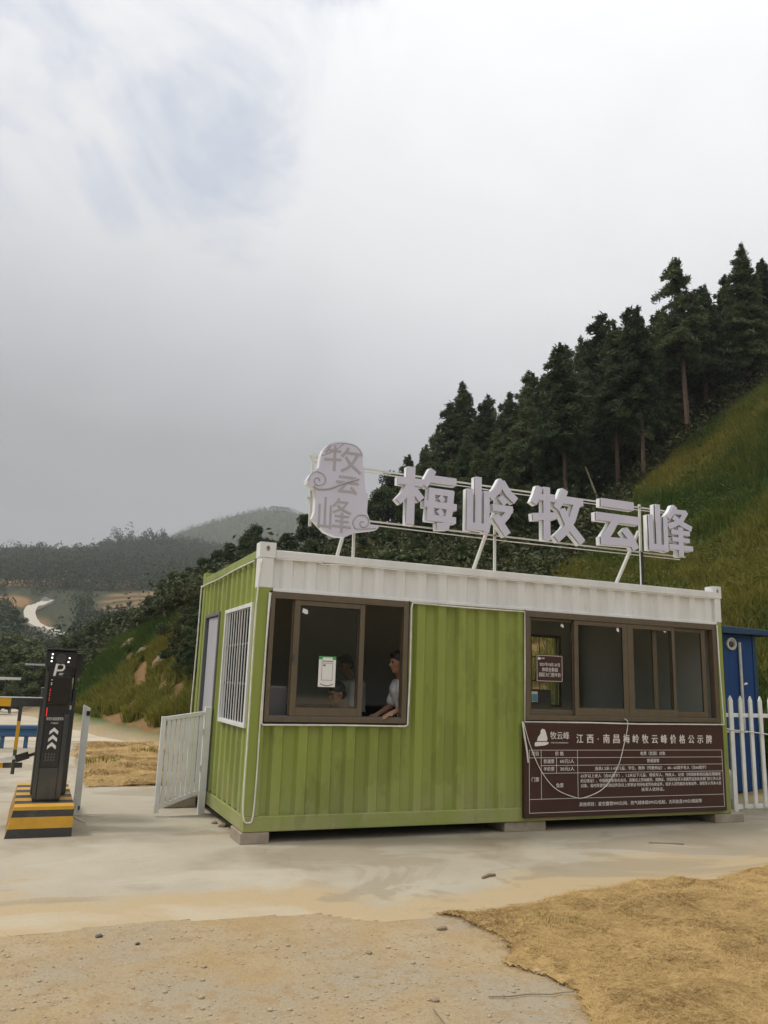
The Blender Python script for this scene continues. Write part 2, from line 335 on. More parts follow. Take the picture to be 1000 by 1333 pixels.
# ============================================================ terrain (world-space height field round the viewpoint)
def zat(u, v, dist):
    d = CR @ np.array([(u - 500) / FPX, -(v - 666.5) / FPX, -1.0]); return CAM[2] + d[2] * dist / math.hypot(d[0], d[1])
Z = lambda *a: a
PROF = {   # column: (distance, ('z', height)) or (distance, sight row)
 -1600: [(0, 'z', 0), (40, 'z', 0), (120, 'z', 4), (300, 'z', 30), (600, 'z', 60), (1500, 'z', 60)],
 -600: [(0, 'z', 0), (30, 'z', 0), (60, 'z', -4), (150, 'z', -6), (300, 'z', 20), (500, 'z', 70), (900, 'z', 80), (1500, 'z', 60)],
 -200: [(0, 'z', 0), (34, 'z', 0), (60, 'z', -4), (140, 'z', -5), (260, 'v', 800), (320, 'v', 760), (480, 'v', 724), (560, 'z', 60), (900, 'z', 70), (1500, 'z', 60)],
 0: [(0, 'z', 0), (34, 'z', 0), (46, 'z', -1.5), (70, 'z', -5), (110, 'z', -6), (150, 'v', 868), (220, 'v', 815), (320, 'v', 757), (400, 'v', 742), (480, 'v', 724), (540, 'z', 62), (650, 'z', 60), (900, 'z', 70), (1500, 'z', 60)],
 60: [(0, 'z', 0), (34, 'z', 0), (46, 'z', -1), (70, 'z', -4), (110, 'z', -5), (150, 'v', 862), (236, 'v', 809), (320, 'v', 758), (400, 'v', 736), (480, 'v', 723), (540, 'z', 64), (650, 'z', 64), (900, 'z', 80), (1500, 'z', 60)],
 100: [(0, 'z', 0), (30, 'z', 0), (34, 'z', 1.1), (42, 'z', .8), (55, 'z', -1.5), (90, 'z', -4), (150, 'v', 850), (260, 'v', 800), (320, 'v', 760), (400, 'v', 736), (490, 'v', 720), (540, 'z', 69), (650, 'z', 70), (900, 'z', 100), (1500, 'z', 60)],
 150: [(0, 'z', 0), (24, 'z', 0), (27, 'z', .9), (36, 'v', 836), (42, 'z', 2.6), (60, 'z', .5), (100, 'z', -1), (200, 'v', 828), (320, 'v', 762), (400, 'v', 738), (510, 'v', 713), (600, 'z', 78), (900, 'z', 120), (1500, 'z', 60)],
 200: [(0, 'z', 0), (21, 'z', 0), (24, 'z', 0.9), (28, 'v', 870), (34, 'v', 815), (40, 'z', 4), (55, 'z', 3), (80, 'z', 3), (120, 'z', 3), (200, 'v', 815), (320, 'v', 765), (400, 'v', 736), (520, 'v', 708), (640, 'v', 714), (900, 'v', 701), (1100, 'v', 708), (1500, 'z', 100)],
 255: [(0, 'z', 0), (18.5, 'z', 0), (21, 'z', 1.0), (31, 'v', 776), (38, 'z', 5.4), (55, 'z', 6), (90, 'z', 7), (150, 'v', 830), (320, 'v', 765), (520, 'v', 718), (700, 'v', 712), (950, 'v', 678), (1100, 'v', 688), (1500, 'z', 110)],
 350: [(0, 'z', 0), (16, 'z', 0), (22, 'z', 2.6), (30, 'z', 5.2), (40, 'z', 6), (60, 'z', 7), (100, 'z', 11), (200, 'v', 820), (500, 'v', 745), (700, 'v', 718), (950, 'v', 659), (1050, 'v', 660), (1250, 'v', 690), (1500, 'z', 150)],
 450: [(0, 'z', 0), (16, 'z', 0), (22, 'z', 3), (30, 'z', 5.5), (45, 'z', 8), (70, 'v', 765), (110, 'v', 745), (160, 'v', 740), (300, 'v', 750), (950, 'v', 690), (1500, 'z', 120)],
 600: [(0, 'z', 0), (16, 'z', 0), (22, 'z', 3), (30, 'z', 6), (50, 'v', 722), (80, 'v', 690), (120, 'v', 672), (200, 'v', 660), (400, 'z', 70), (1500, 'z', 90)],
 720: [(0, 'z', 0), (15, 'z', 0), (20, 'z', 2.4), (26, 'v', 748), (32, 'v', 742), (45, 'v', 690), (70, 'v', 640), (110, 'v', 610), (200, 'v', 600), (400, 'z', 90), (1500, 'z', 90)],
 830: [(0, 'z', 0), (14.5, 'z', 0), (20, 'z', 2.6), (26, 'v', 760), (34, 'v', 640), (44, 'v', 628), (60, 'v', 600), (100, 'v', 560), (200, 'v', 550), (400, 'z', 90), (1500, 'z', 90)],
 918: [(0, 'z', 0), (14, 'z', 0), (20, 'z', 3), (28, 'v', 700), (40, 'v', 578), (50, 'v', 560), (70, 'v', 525), (110, 'v', 485), (200, 'v', 480), (400, 'z', 100), (1500, 'z', 90)],
 1000: [(0, 'z', 0), (14, 'z', 0), (20, 'z', 3.3), (28, 'v', 665), (42, 'v', 520), (55, 'v', 500), (80, 'v', 468), (200, 'v', 440), (400, 'z', 110), (1500, 'z', 90)],
 1150: [(0, 'z', 0), (14, 'z', 0), (20, 'z', 3.5), (28, 'z', 9), (42, 'v', 440), (60, 'v', 400), (200, 'v', 350), (500, 'z', 130), (1500, 'z', 90)],
 1500: [(0, 'z', 0), (14, 'z', 0), (20, 'z', 3.5), (28, 'z', 9), (42, 'z', 18), (60, 'z', 24), (100, 'z', 36), (200, 'z', 60), (1500, 'z', 90)],
 2600: [(0, 'z', 0), (14, 'z', 0), (42, 'z', 16), (100, 'z', 35), (200, 'z', 60), (1500, 'z', 90)],
}
def az_col(u):
    lo, hi = 200., 1600.
    for _ in range(40):
        m_ = (lo + hi) / 2; d = CR @ np.array([(u - 500) / FPX, -(m_ - 666.5) / FPX, -1.0])
        if d[2] > 0: lo = m_
        else: hi = m_
    return math.degrees(math.atan2(d[0], d[1]))
dD = np.concatenate([np.arange(0, 60, .5), np.geomspace(60, 1500, 220)])
cols = sorted(PROF); cA = [az_col(c) for c in cols]; cZ = []
for c in cols:
    pts = PROF[c]; ds = [p[0] for p in pts]; zs = [p[2] if p[1] == 'z' else zat(c, p[2], p[0]) for p in pts]
    zz = np.interp(dD, ds, zs)
    k = np.exp(-.5 * (np.arange(-4, 5) / 1.6) ** 2); k /= k.sum(); zp = np.pad(zz, 4, mode='edge'); zz = np.convolve(zp, k, 'valid'); cZ.append(zz)
cA = np.array([-180, -120] + cA + [120, 180]); zB = np.interp(dD, [0, 50, 120, 300, 1500], [0, 0, 17, 55, 60]); cZ = np.array([zB, zB] + cZ + [zB, zB])  # zB: unseen hills behind the viewpoint, added to darken the window reflections
gA = np.arange(-180, 180.01, .5); gZ = np.array([[0.0]] * 1)
gZ = np.stack([np.interp(gA, cA, cZ[:, j]) for j in range(len(dD))], 1)
k = np.exp(-.5 * (np.arange(-6, 7) / 2.2) ** 2); k /= k.sum()
gZ = np.stack([np.convolve(np.pad(gZ[:, j], 6, mode='wrap'), k, 'valid') for j in range(len(dD))], 1)
def height(x, y):
    x = np.asarray(x, float); y = np.asarray(y, float)
    dx, dy = x - CAM[0], y - CAM[1]; d = np.hypot(dx, dy); a = np.degrees(np.arctan2(dx, dy))
    fa = (a + 180) / .5; ia = np.clip(np.floor(fa).astype(int), 0, len(gA) - 2); ta = fa - ia
    idx = np.clip(np.searchsorted(dD, d) - 1, 0, len(dD) - 2); td = np.clip((d - dD[idx]) / (dD[idx + 1] - dD[idx]), 0, 1)
    z = (gZ[ia, idx] * (1 - ta) + gZ[ia + 1, idx] * ta) * (1 - td) + (gZ[ia, idx + 1] * (1 - ta) + gZ[ia + 1, idx + 1] * ta) * td
    rough = np.clip(np.abs(z) / 1.2, 0, 1)
    z = z + rough * ((fbm(x / 2.6, y / 2.6, 3, 3) - .5) * .55 + (fbm(x / 9, y / 9, 8, 3) - .5) * 1.0 * np.clip((d - 20) / 30, 0, 1))
    z = z + np.clip((d - 120) / 200, 0, 1) * (fbm(x / 60, y / 60, 21, 4) - .5) * np.clip(d / 110, 0, 9)
    return z
COLS_X = np.array([az_col(u) for u in range(-1600, 2601, 50)]); COLS_U = np.arange(-1600, 2601, 50)
def u_of(x, y): return np.interp(np.degrees(np.arctan2(x - CAM[0], y - CAM[1])), COLS_X, COLS_U)
def dist_of(x, y): return np.hypot(x - CAM[0], y - CAM[1])
AZ = lambda u: np.interp(u, COLS_U, COLS_X)
def pol(u, d):
    a = math.radians(float(AZ(u))); return CAM[0] + d * math.sin(a), CAM[1] + d * math.cos(a)
# where the grass of the cut banks ends and the wood begins: distance of the crest by bearing
CREST_U = [-200, 90, 100, 150, 200, 255, 300, 500, 690, 720, 830, 918, 1000, 1150, 2600]
CREST_D = [0, 0, 33, 37, 34.5, 31, 26, 20, 20, 27, 34.5, 40.5, 43, 46, 46]
def grass_mask(x, y):
    u = u_of(x, y); d = dist_of(x, y)
    return np.clip((np.interp(u, CREST_U, CREST_D) + (fbm(x / 3, y / 3, 44, 3) - .5) * 3 - d) / .8, 0, 1)
def soil_mask(x, y):
    u = u_of(x, y); d = dist_of(x, y); n = fbm(x / 1.3, y / 1.3, 61, 5); m = 0 * x
    foot = np.interp(u, [90, 150, 200, 255, 350, 450, 600, 720, 830, 918, 2600], [30, 24, 21, 18.5, 16, 16, 16, 15, 14.5, 14, 14])
    m = np.maximum(m, np.clip((foot + 1.2 - d) / 1.0 + (n - .5) * 5, 0, 1) * (d > foot - .3) * (u > 40))
    def spot(uu, dd, ru, rd, s=1.0):
        return np.clip(1.30 - np.hypot((u - uu) / ru, (d - dd) / rd) + (n - .5) * 2.0, 0, 1) * s
    for a in ((705, 17.5, 30, 3), (182, 27.5, 16, 3.2), (212, 25, 14, 2.6), (165, 30, 8, 3), (232, 22, 14, 2), (175, 24.5, 12, 2.2), (150, 28.5, 9, 2.5), (997, 40, 10, 1.6), (1004, 34.5, 8, 1.2), (1040, 36, 24, 4), (828, 34.2, 10, 1.6), (98, 33, 10, 2.5)):
        m = np.maximum(m, spot(*a))
    # bare terraces and road cuts of the far side of the valley
    nf = fbm(x / 26, y / 26, 71, 4)
    f1 = np.clip((1 - np.abs(d - (322 + .05 * (u - 100))) / 17) * 3 + (nf - .52) * 5, 0, 1) * np.clip((u + 60) / 40, 0, 1) * np.clip((205 - u) / 10, 0, 1)
    f2 = np.clip((1 - np.hypot((u - 165) / 58, (d - 272) / 40)) * 4 + (nf - .5) * 5, 0, 1) * (np.sin(d * .55 + nf * 3) > -.35)
    f3 = np.clip((1 - np.hypot((u - 0) / 26, (d - 262) / 20)) * 3 + (nf - .5) * 4, 0, 1)
    f4 = np.clip((1 - np.hypot((u - 45) / 22, (d - 232) / 14)) * 2 + (nf - .5) * 4, 0, 1) * .7
    return np.maximum(np.maximum(m, np.maximum(f1, f2)), np.maximum(f3, f4))
az_l = np.concatenate([np.arange(-180, -30, 3.0), np.arange(-30, 74, .25), np.arange(74, 180, 3.0)])
d_l = np.concatenate([[.02], np.geomspace(.6, 11, 30), np.arange(11.4, 50, .45), np.geomspace(50.5, 1400, 150)])
A_, D_ = np.meshgrid(np.radians(az_l), d_l, indexing='ij'); X_ = CAM[0] + D_ * np.sin(A_); Y_ = CAM[1] + D_ * np.cos(A_)
Z_ = height(X_, Y_); G_ = grass_mask(X_, Y_); So_ = soil_mask(X_, Y_)
Yd_ = np.clip(1 - np.abs(Z_) / .25, 0, 1) * ((D_ < 45) | (np.abs(np.degrees(A_) - 23) > 95))
na, nd = X_.shape
def ground_mat(name):
    m = bpy.data.materials.new(name); m.use_nodes = True; t = m.node_tree; nn = t.nodes; lk = t.links; b = nn['Principled BSDF']
    b.inputs['Roughness'].default_value = .95; b.inputs['Specular IOR Level'].default_value = .2
    at_ = nn.new('ShaderNodeAttribute'); at_.attribute_name = 'region'; sp = nn.new('ShaderNodeSeparateColor'); lk.new(at_.outputs['Color'], sp.inputs[0])
    tcn = nn.new('ShaderNodeTexCoord')
    def noise(sc, lo, hi, det=6):
        n_ = nn.new('ShaderNodeTexNoise'); n_.inputs['Scale'].default_value = sc; n_.inputs['Detail'].default_value = det; n_.inputs['Roughness'].default_value = .62
        lk.new(tcn.outputs['Object'], n_.inputs['Vector']); r_ = nn.new('ShaderNodeMapRange'); lk.new(n_.outputs['Fac'], r_.inputs[0]); r_.inputs[1].default_value = lo; r_.inputs[2].default_value = hi
        return r_.outputs[0]
    def rgb(c): r = nn.new('ShaderNodeRGB'); r.outputs[0].default_value = (*c, 1); return r.outputs[0]
    def mix(fac, a, bb): x = nn.new('ShaderNodeMix'); x.data_type = 'RGBA'; lk.new(fac, x.inputs['Factor']); lk.new(a, x.inputs['A']); lk.new(bb, x.inputs['B']); return x.outputs['Result']
    forest = mix(noise(.8, .4, .6), rgb((.028, .032, .016)), rgb((.05, .055, .025)))
    gr = mix(noise(.5, .38, .62), rgb((.040, .074, .012)), rgb((.085, .095, .022)))
    so = mix(noise(1.6, .35, .65), rgb((.25, .145, .060)), rgb((.165, .10, .045)))
    dirt = mix(noise(.95, .40, .60, 7), rgb((.40, .280, .140)), rgb((.365, .305, .215)))
    dirt = mix(noise(1.3, .48, .72), dirt, rgb((.43, .345, .22)))
    dirt = mix(noise(9, .52, .62), dirt, rgb((.36, .26, .145)))
    dirt = mix(noise(38, .56, .66), dirt, rgb((.28, .215, .135)))
    dirt = mix(noise(60, .60, .68), dirt, rgb((.52, .46, .36)))
    c = mix(sp.outputs[0], forest, gr); c = mix(sp.outputs[2], c, dirt); c = mix(sp.outputs[1], c, so)
    lk.new(c, b.inputs['Base Color'])
    n_ = nn.new('ShaderNodeTexNoise'); n_.inputs['Scale'].default_value = 45; n_.inputs['Detail'].default_value = 8; n_.inputs['Roughness'].default_value = .7; lk.new(tcn.outputs['Object'], n_.inputs['Vector'])
    bp = nn.new('ShaderNodeBump'); bp.inputs['Strength'].default_value = .7; bp.inputs['Distance'].default_value = .025; lk.new(n_.outputs['Fac'], bp.inputs['Height']); lk.new(bp.outputs[0], b.inputs['Normal'])
    return m
MT['ground'] = ground_mat('ground')
V_ = np.stack([X_, Y_, Z_], -1).reshape(-1, 3); R4 = np.stack([G_, So_, Yd_, np.ones_like(G_)], -1).reshape(-1, 4)
ii, jj = np.meshgrid(np.arange(na), np.arange(nd - 1), indexing='ij'); i2 = (ii + 1) % na
Q_ = np.stack([ii * nd + jj, ii * nd + jj + 1, i2 * nd + jj + 1, i2 * nd + jj], -1).reshape(-1, 4)
Q_ = Q_[:, ::-1]
dm = D_[ii, jj].ravel(); zm = np.maximum(np.abs(Z_[ii, jj]), np.abs(Z_[i2, jj + 1])).ravel()
sel = np.where(dm > 140, 2, np.where((zm > .12) & (dm > 10), 1, 0))
for kx, nm in ((0, 'ground'), (1, 'hillside'), (2, 'far_hill')):
    F = Q_[sel == kx]; used, inv = np.unique(F, return_inverse=True)
    me = arr_mesh(nm, V_[used], inv.reshape(-1, 4), 'ground', smooth=True)
    ca = me.color_attributes.new('region', 'FLOAT_COLOR', 'POINT'); ca.data.foreach_set('color', R4[used].astype(np.float32).ravel())
    tag(link(nm, me), kind='structure')

# ---------------- sheets lying on the flat yard
def inside(px, py, poly):
    c = np.zeros(px.shape, bool); n = len(poly)
    for i in range(n):
        x0, y0 = poly[i]; x1, y1 = poly[(i + 1) % n]
        k = ((y0 > py) != (y1 > py)); xx = (x1 - x0) * (py - y0) / ((y1 - y0) if y1 != y0 else 1e-9) + x0
        c ^= k & (px < xx)
    return c
def edge_dist(px, py, poly):
    m = np.full(px.shape, 1e9); n = len(poly)
    for i in range(n):
        a = np.array(poly[i]); b = np.array(poly[(i + 1) % n]); L2 = ((b - a) ** 2).sum() + 1e-12
        t = np.clip(((px - a[0]) * (b - a)[0] + (py - a[1]) * (b - a)[1]) / L2, 0, 1)
        m = np.minimum(m, np.hypot(px - a[0] - t * (b - a)[0], py - a[1] - t * (b - a)[1]))
    return m
def ragged(pts, step=.12, amp=.05, seed=0, free=()):
    out = []; r = np.random.default_rng(seed)
    for i in range(len(pts)):
        a = np.array(pts[i]); b = np.array(pts[(i + 1) % len(pts)]); L = np.linalg.norm(b - a); n = max(1, int(L / step)); nr = np.array([-(b - a)[1], (b - a)[0]]) / L
        for k in range(n):
            t = k / n; p = a + (b - a) * t
            if i in free: out.append(tuple(p)); continue
            w = (fbm(np.array(p[0] * 1.7), np.array(p[1] * 1.7), seed, 4) - .5) * 2 * amp * 2 + (r.random() - .5) * amp * .5
            out.append(tuple(p + nr * w))
    return out
pad = ragged([(-9, -2.3), (-1.95, -2.26), (-1.1, -2.28), (-.6, -2.24), (-.1, -2.34), (.33, -2.6), (.7, -2.55), (1.2, -2.5), (2.4, -2.34), (4.2, -2.13), (9, -1.6), (12, -1.3),
              (12, .75), (7.6, .75), (6.2, 3.6), (0, 4.22), (-1.12, 4.27), (-1.05, 9.3), (-.85, 11.4), (-.3, 11.6), (-.2, 12.0), (-9, 12.0)], .07, .075, 3, free=(10, 11, 12, 18, 19, 20, 21))
def sheet(name, poly, step, z, m, edgew, seed):
    P = np.array(poly); gx = np.arange(P[:, 0].min(), P[:, 0].max() + step, step); gy = np.arange(P[:, 1].min(), P[:, 1].max() + step, step)
    GX, GY = np.meshgrid(gx, gy, indexing='ij'); ins = inside(GX, GY, poly); sub_ = [poly[i] for i in range(0, len(poly), 4)]
    ed = np.where(ins, 1.0, 0.0); near = ins & (GY < -1.0); ed[near] = edge_dist(GX[near], GY[near], poly)
    dirt = np.clip(1.25 - ed / edgew + (fbm(GX * 1.6, GY * 1.6, seed, 4) - .5) * 1.5, 0, 1) * ins
    idx = -np.ones(GX.shape, int); idx[ins] = np.arange(ins.sum()); V = np.stack([GX[ins], GY[ins], (z + .002) * np.clip(ed[ins] / .10, 0, 1) - .002], 1)
    q = np.stack([idx[:-1, :-1], idx[1:, :-1], idx[1:, 1:], idx[:-1, 1:]], -1).reshape(-1, 4); q = q[(q >= 0).all(1)]
    o = link(name, arr_mesh(name, V, q, m, tint=dirt[ins])); return tag(o, kind='structure')
def dusted(m, dirt, dirt2):
    t = m.node_tree; nn = t.nodes; b = nn['Principled BSDF']; src = b.inputs['Base Color'].links[0].from_socket
    a = nn.new('ShaderNodeAttribute'); a.attribute_name = 'tint'; tcn = nn.new('ShaderNodeTexCoord')
    n_ = nn.new('ShaderNodeTexNoise'); n_.inputs['Scale'].default_value = 9; n_.inputs['Detail'].default_value = 8; n_.inputs['Roughness'].default_value = .7; t.links.new(tcn.outputs['Object'], n_.inputs['Vector'])
    ad = nn.new('ShaderNodeMath'); ad.operation = 'MULTIPLY_ADD'; t.links.new(a.outputs['Fac'], ad.inputs[0]); ad.inputs[1].default_value = 1.5; t.links.new(n_.outputs['Fac'], ad.inputs[2])
    r_ = nn.new('ShaderNodeMapRange'); t.links.new(ad.outputs[0], r_.inputs[0]); r_.inputs[1].default_value = .72; r_.inputs[2].default_value = 1.35
    c2 = nn.new('ShaderNodeMix'); c2.data_type = 'RGBA'; t.links.new(n_.outputs['Fac'], c2.inputs['Factor']); c2.inputs['A'].default_value = (*dirt, 1); c2.inputs['B'].default_value = (*dirt2, 1)
    mx = nn.new('ShaderNodeMix'); mx.data_type = 'RGBA'; t.links.new(r_.outputs[0], mx.inputs['Factor']); t.links.new(src, mx.inputs['A']); t.links.new(c2.outputs['Result'], mx.inputs['B']); t.links.new(mx.outputs['Result'], b.inputs['Base Color'])
dusted(MT['concrete'], (.42, .32, .185), (.38, .29, .17))
def cracked(m):
    t = m.node_tree; nn = t.nodes; b = nn['Principled BSDF']; src = b.inputs['Base Color'].links[0].from_socket; ge = nn.new('ShaderNodeNewGeometry')
    n_ = nn.new('ShaderNodeTexNoise'); n_.inputs['Scale'].default_value = 1.6; n_.inputs['Detail'].default_value = 6; t.links.new(ge.outputs['Position'], n_.inputs['Vector'])
    mv = nn.new('ShaderNodeVectorMath'); mv.operation = 'MULTIPLY_ADD'; t.links.new(n_.outputs['Color'], mv.inputs[0]); mv.inputs[1].default_value = (1.1, 1.1, 0); t.links.new(ge.outputs['Position'], mv.inputs[2])
    v = nn.new('ShaderNodeTexVoronoi'); v.feature = 'DISTANCE_TO_EDGE'; v.inputs['Scale'].default_value = .26; t.links.new(mv.outputs[0], v.inputs['Vector'])
    r_ = nn.new('ShaderNodeMapRange'); t.links.new(v.outputs['Distance'], r_.inputs[0]); r_.inputs[1].default_value = .0030; r_.inputs[2].default_value = .0012
    n2_ = nn.new('ShaderNodeTexNoise'); n2_.inputs['Scale'].default_value = .7; t.links.new(ge.outputs['Position'], n2_.inputs['Vector']); r2 = nn.new('ShaderNodeMapRange'); t.links.new(n2_.outputs['Fac'], r2.inputs[0]); r2.inputs[1].default_value = .44; r2.inputs[2].default_value = .56
    ml = nn.new('ShaderNodeMath'); ml.operation = 'MULTIPLY'; r_.inputs[4].default_value = .22; t.links.new(r_.outputs[0], ml.inputs[0]); t.links.new(r2.outputs[0], ml.inputs[1])
    mx = nn.new('ShaderNodeMix'); mx.data_type = 'RGBA'; t.links.new(ml.outputs[0], mx.inputs['Factor']); t.links.new(src, mx.inputs['A']); mx.inputs['B'].default_value = (.13, .105, .075, 1)
    # old water marks with a tide line, and pale trowelled patches
    n3 = nn.new('ShaderNodeTexNoise'); n3.inputs['Scale'].default_value = .55; n3.inputs['Detail'].default_value = 9; n3.inputs['Roughness'].default_value = .6; n3.inputs['Distortion'].default_value = .8; mp = nn.new('ShaderNodeMapping'); mp.inputs['Scale'].default_value = (.6, 1.5, 1); mp.inputs['Location'].default_value = (2.3, .4, 0); t.links.new(ge.outputs['Position'], mp.inputs[0]); t.links.new(mp.outputs[0], n3.inputs['Vector'])
    r3 = nn.new('ShaderNodeMapRange'); t.links.new(n3.outputs['Fac'], r3.inputs[0]); r3.inputs[1].default_value = .54; r3.inputs[2].default_value = .575; r3.inputs[4].default_value = .62
    mx2 = nn.new('ShaderNodeMix'); mx2.data_type = 'RGBA'; t.links.new(r3.outputs[0], mx2.inputs['Factor']); t.links.new(mx.outputs['Result'], mx2.inputs['A']); mx2.inputs['B'].default_value = (.265, .220, .150, 1)
    r4 = nn.new('ShaderNodeMapRange'); t.links.new(n3.outputs['Fac'], r4.inputs[0]); r4.inputs[1].default_value = .44; r4.inputs[2].default_value = .38; r4.inputs[4].default_value = .5
    mx3 = nn.new('ShaderNodeMix'); mx3.data_type = 'RGBA'; t.links.new(r4.outputs[0], mx3.inputs['Factor']); t.links.new(mx2.outputs['Result'], mx3.inputs['A']); mx3.inputs['B'].default_value = (.455, .405, .315, 1)
    t.links.new(mx3.outputs['Result'], b.inputs['Base Color'])
cracked(MT['concrete'])
sheet('concrete_pad', pad, .05, .005, 'concrete', .75, 12)
rd = [(-9, 12.0), (-.2, 12.0), (.9, 11.7), (3.2, 11.0), (6.5, 10.8), (6.5, 13.4), (3.4, 14.2), (1.3, 15.3), (-.6, 15.6), (-1.3, 17.2), (-1.6, 20.5), (-2.2, 26), (-3.0, 31), (-8, 31), (-9, 20)]
tag(MB().flat(ragged(rd, .5, .06, 9, free=(0, 13, 14)), .0005, .012).build('road', 'road', fix=False), kind='structure')
# far road winding up the other side of the valley
fp = [(82, 186), (70, 201), (56, 210), (40, 222), (30, 236), (28, 250), (37, 257), (49, 266), (54, 274)]
fx = []; 
for i in range(len(fp) - 1):
    for t in np.linspace(0, 1, 7)[:-1]: fx.append(pol(fp[i][0] * (1 - t) + fp[i + 1][0] * t, fp[i][1] * (1 - t) + fp[i + 1][1] * t))
fx = np.array(fx); fx = np.stack([np.convolve(np.pad(fx[:, k], 3, mode='edge'), np.ones(7) / 7, 'valid') for k in (0, 1)], 1)
tg = np.gradient(fx, axis=0); tg /= np.linalg.norm(tg, axis=1)[:, None]; nr = np.stack([-tg[:, 1], tg[:, 0]], 1)
a_ = fx + nr * 1.5; b_ = fx - nr * 1.5; zc = np.maximum(height(a_[:, 0], a_[:, 1]), height(b_[:, 0], b_[:, 1])) + .5
mb = MB(); n = len(fx)
mb.add([(p[0], p[1], z) for p, z in zip(a_, zc)] + [(p[0], p[1], z) for p, z in zip(b_, zc)] + [(p[0], p[1], z - 2.5) for p, z in zip(a_, zc)] + [(p[0], p[1], z - 2.5) for p, z in zip(b_, zc)],
       [(i, i + 1, n + i + 1, n + i) for i in range(n - 1)] + [(i, 2 * n + i, 2 * n + i + 1, i + 1) for i in range(n - 1)] + [(n + i, n + i + 1, 3 * n + i + 1, 3 * n + i) for i in range(n - 1)])
tag(mb.build('valley_road', 'farroad'), kind='structure')

# ---------------- dry sod: bumpy mats with fibres lying on them
def sod(name, poly, step, thick, nbl, blen, bw, seed, label, joints=None, sect=None):
    poly = ragged(poly, .05 if step < .05 else .3, .085, seed); P = np.array(poly)
    gx = np.arange(P[:, 0].min(), P[:, 0].max(), step); gy = np.arange(P[:, 1].min(), P[:, 1].max(), step)
    GX, GY = np.meshgrid(gx, gy, indexing='ij'); ins = inside(GX, GY, poly); ed = edge_dist(GX, GY, poly)
    def hz(x, y, ed_):
        # squares of turf laid edge to edge, each with its own level and ragged joint
        jx = x * .97 + y * .26; jy = -x * .26 + y * .97; w = (fbm(x * 2.1, y * 2.1, seed + 3, 3) - .5) * .5
        fx_ = (jx + w) / .62; fy_ = (jy + w * .8) / .62; cell = np.floor(fx_) * 7.13 + np.floor(fy_) * 3.7
        lev = np.modf(np.abs(np.sin(cell * 12.9898) * 43758.5))[0]
        jd = np.minimum(np.minimum(fx_ % 1, 1 - fx_ % 1), np.minimum(fy_ % 1, 1 - fy_ % 1))
        top = thick * (.55 + .45 * lev) * (.40 + .60 * np.clip(jd / .13, 0, 1) ** .5) + (fbm(x * 7, y * 7, seed, 3) - .5) * thick * .7 + (fbm(x * 2.0, y * 2.0, seed + 9, 3) - .5) * thick * 1.3
        return .004 + np.maximum(top, .004) * np.clip(ed_ / .11, 0, 1) ** .7, jd
    H_, jd = hz(GX, GY, ed); idx = -np.ones(GX.shape, int); idx[ins] = np.arange(ins.sum())
    V = np.stack([GX[ins], GY[ins], H_[ins]], 1)
    q = np.stack([idx[:-1, :-1], idx[1:, :-1], idx[1:, 1:], idx[:-1, 1:]], -1).reshape(-1, 4); q = q[(q >= 0).all(1)]
    me = arr_mesh(name, V, q, 'strawbase', smooth=True)
    base = link(name, me)
    r = np.random.default_rng(seed)
    bx = r.uniform(P[:, 0].min(), P[:, 0].max(), nbl * 3); by = r.uniform(P[:, 1].min(), P[:, 1].max(), nbl * 3)
    if sect is not None:
        w = sect(bx, by); ok = r.random(len(bx)) < w; bx, by = bx[ok], by[ok]
    ok = inside(bx, by, poly); lx, ly = bx[~ok], by[~ok]; bx, by = bx[ok][:nbl], by[ok][:nbl]
    # loose fibres shed round the edge
    pe = P[r.integers(0, len(P), 5200)]; lo_ = np.abs(r.normal(0, .07, 5200)) + .004; la = r.uniform(0, 6.283, 5200); ex_, ey_ = pe[:, 0] + lo_ * np.cos(la), pe[:, 1] + lo_ * np.sin(la); k_ = ~inside(ex_, ey_, poly); bx = np.concatenate([bx, ex_[k_]]); by = np.concatenate([by, ey_[k_]])
    n = len(bx); ed_ = np.where(np.arange(n) < n - k_.sum(), edge_dist(bx, by, poly), 0)
    bz = hz(bx, by, ed_)[0] - .004
    comb = fbm(bx * 1.3, by * 1.3, seed + 5, 2) * 12; th = comb + r.normal(0, .9, n); L = blen * r.uniform(.5, 1.4, n); up = r.uniform(.05, .55, n)
    dx, dy = np.cos(th), np.sin(th); wx, wy = -dy * bw / 2, dx * bw / 2
    p0 = np.stack([bx - wx, by - wy, bz], 1); p1 = np.stack([bx + wx, by + wy, bz], 1)
    m0 = np.stack([bx + dx * L * .5 - wx * .8, by + dy * L * .5 - wy * .8, bz + L * up * .5], 1); m1 = np.stack([bx + dx * L * .5 + wx * .8, by + dy * L * .5 + wy * .8, bz + L * up * .5], 1)
    tp = np.stack([bx + dx * L, by + dy * L, bz + L * up * .55], 1)
    V = np.stack([p0, p1, m0, m1, tp], 1).reshape(-1, 3); k5 = np.arange(n)[:, None] * 5
    F = np.concatenate([k5 + [0, 1, 3], k5 + [0, 3, 2], k5 + [2, 3, 4]])
    ti = np.clip(r.normal(.35, .25, n) + (fbm(bx * 1.1, by * 1.1, seed + 2, 4) - .5) * 2.0, 0, 1)
    fm = arr_mesh(name + '_fibre', V, F, 'straw', tint=np.repeat(ti, 5))
    o = link('dry_blades', fm, base); o['kind'] = 'stuff'
    tag(base, label, 'dry grass', kind='stuff')
    return base
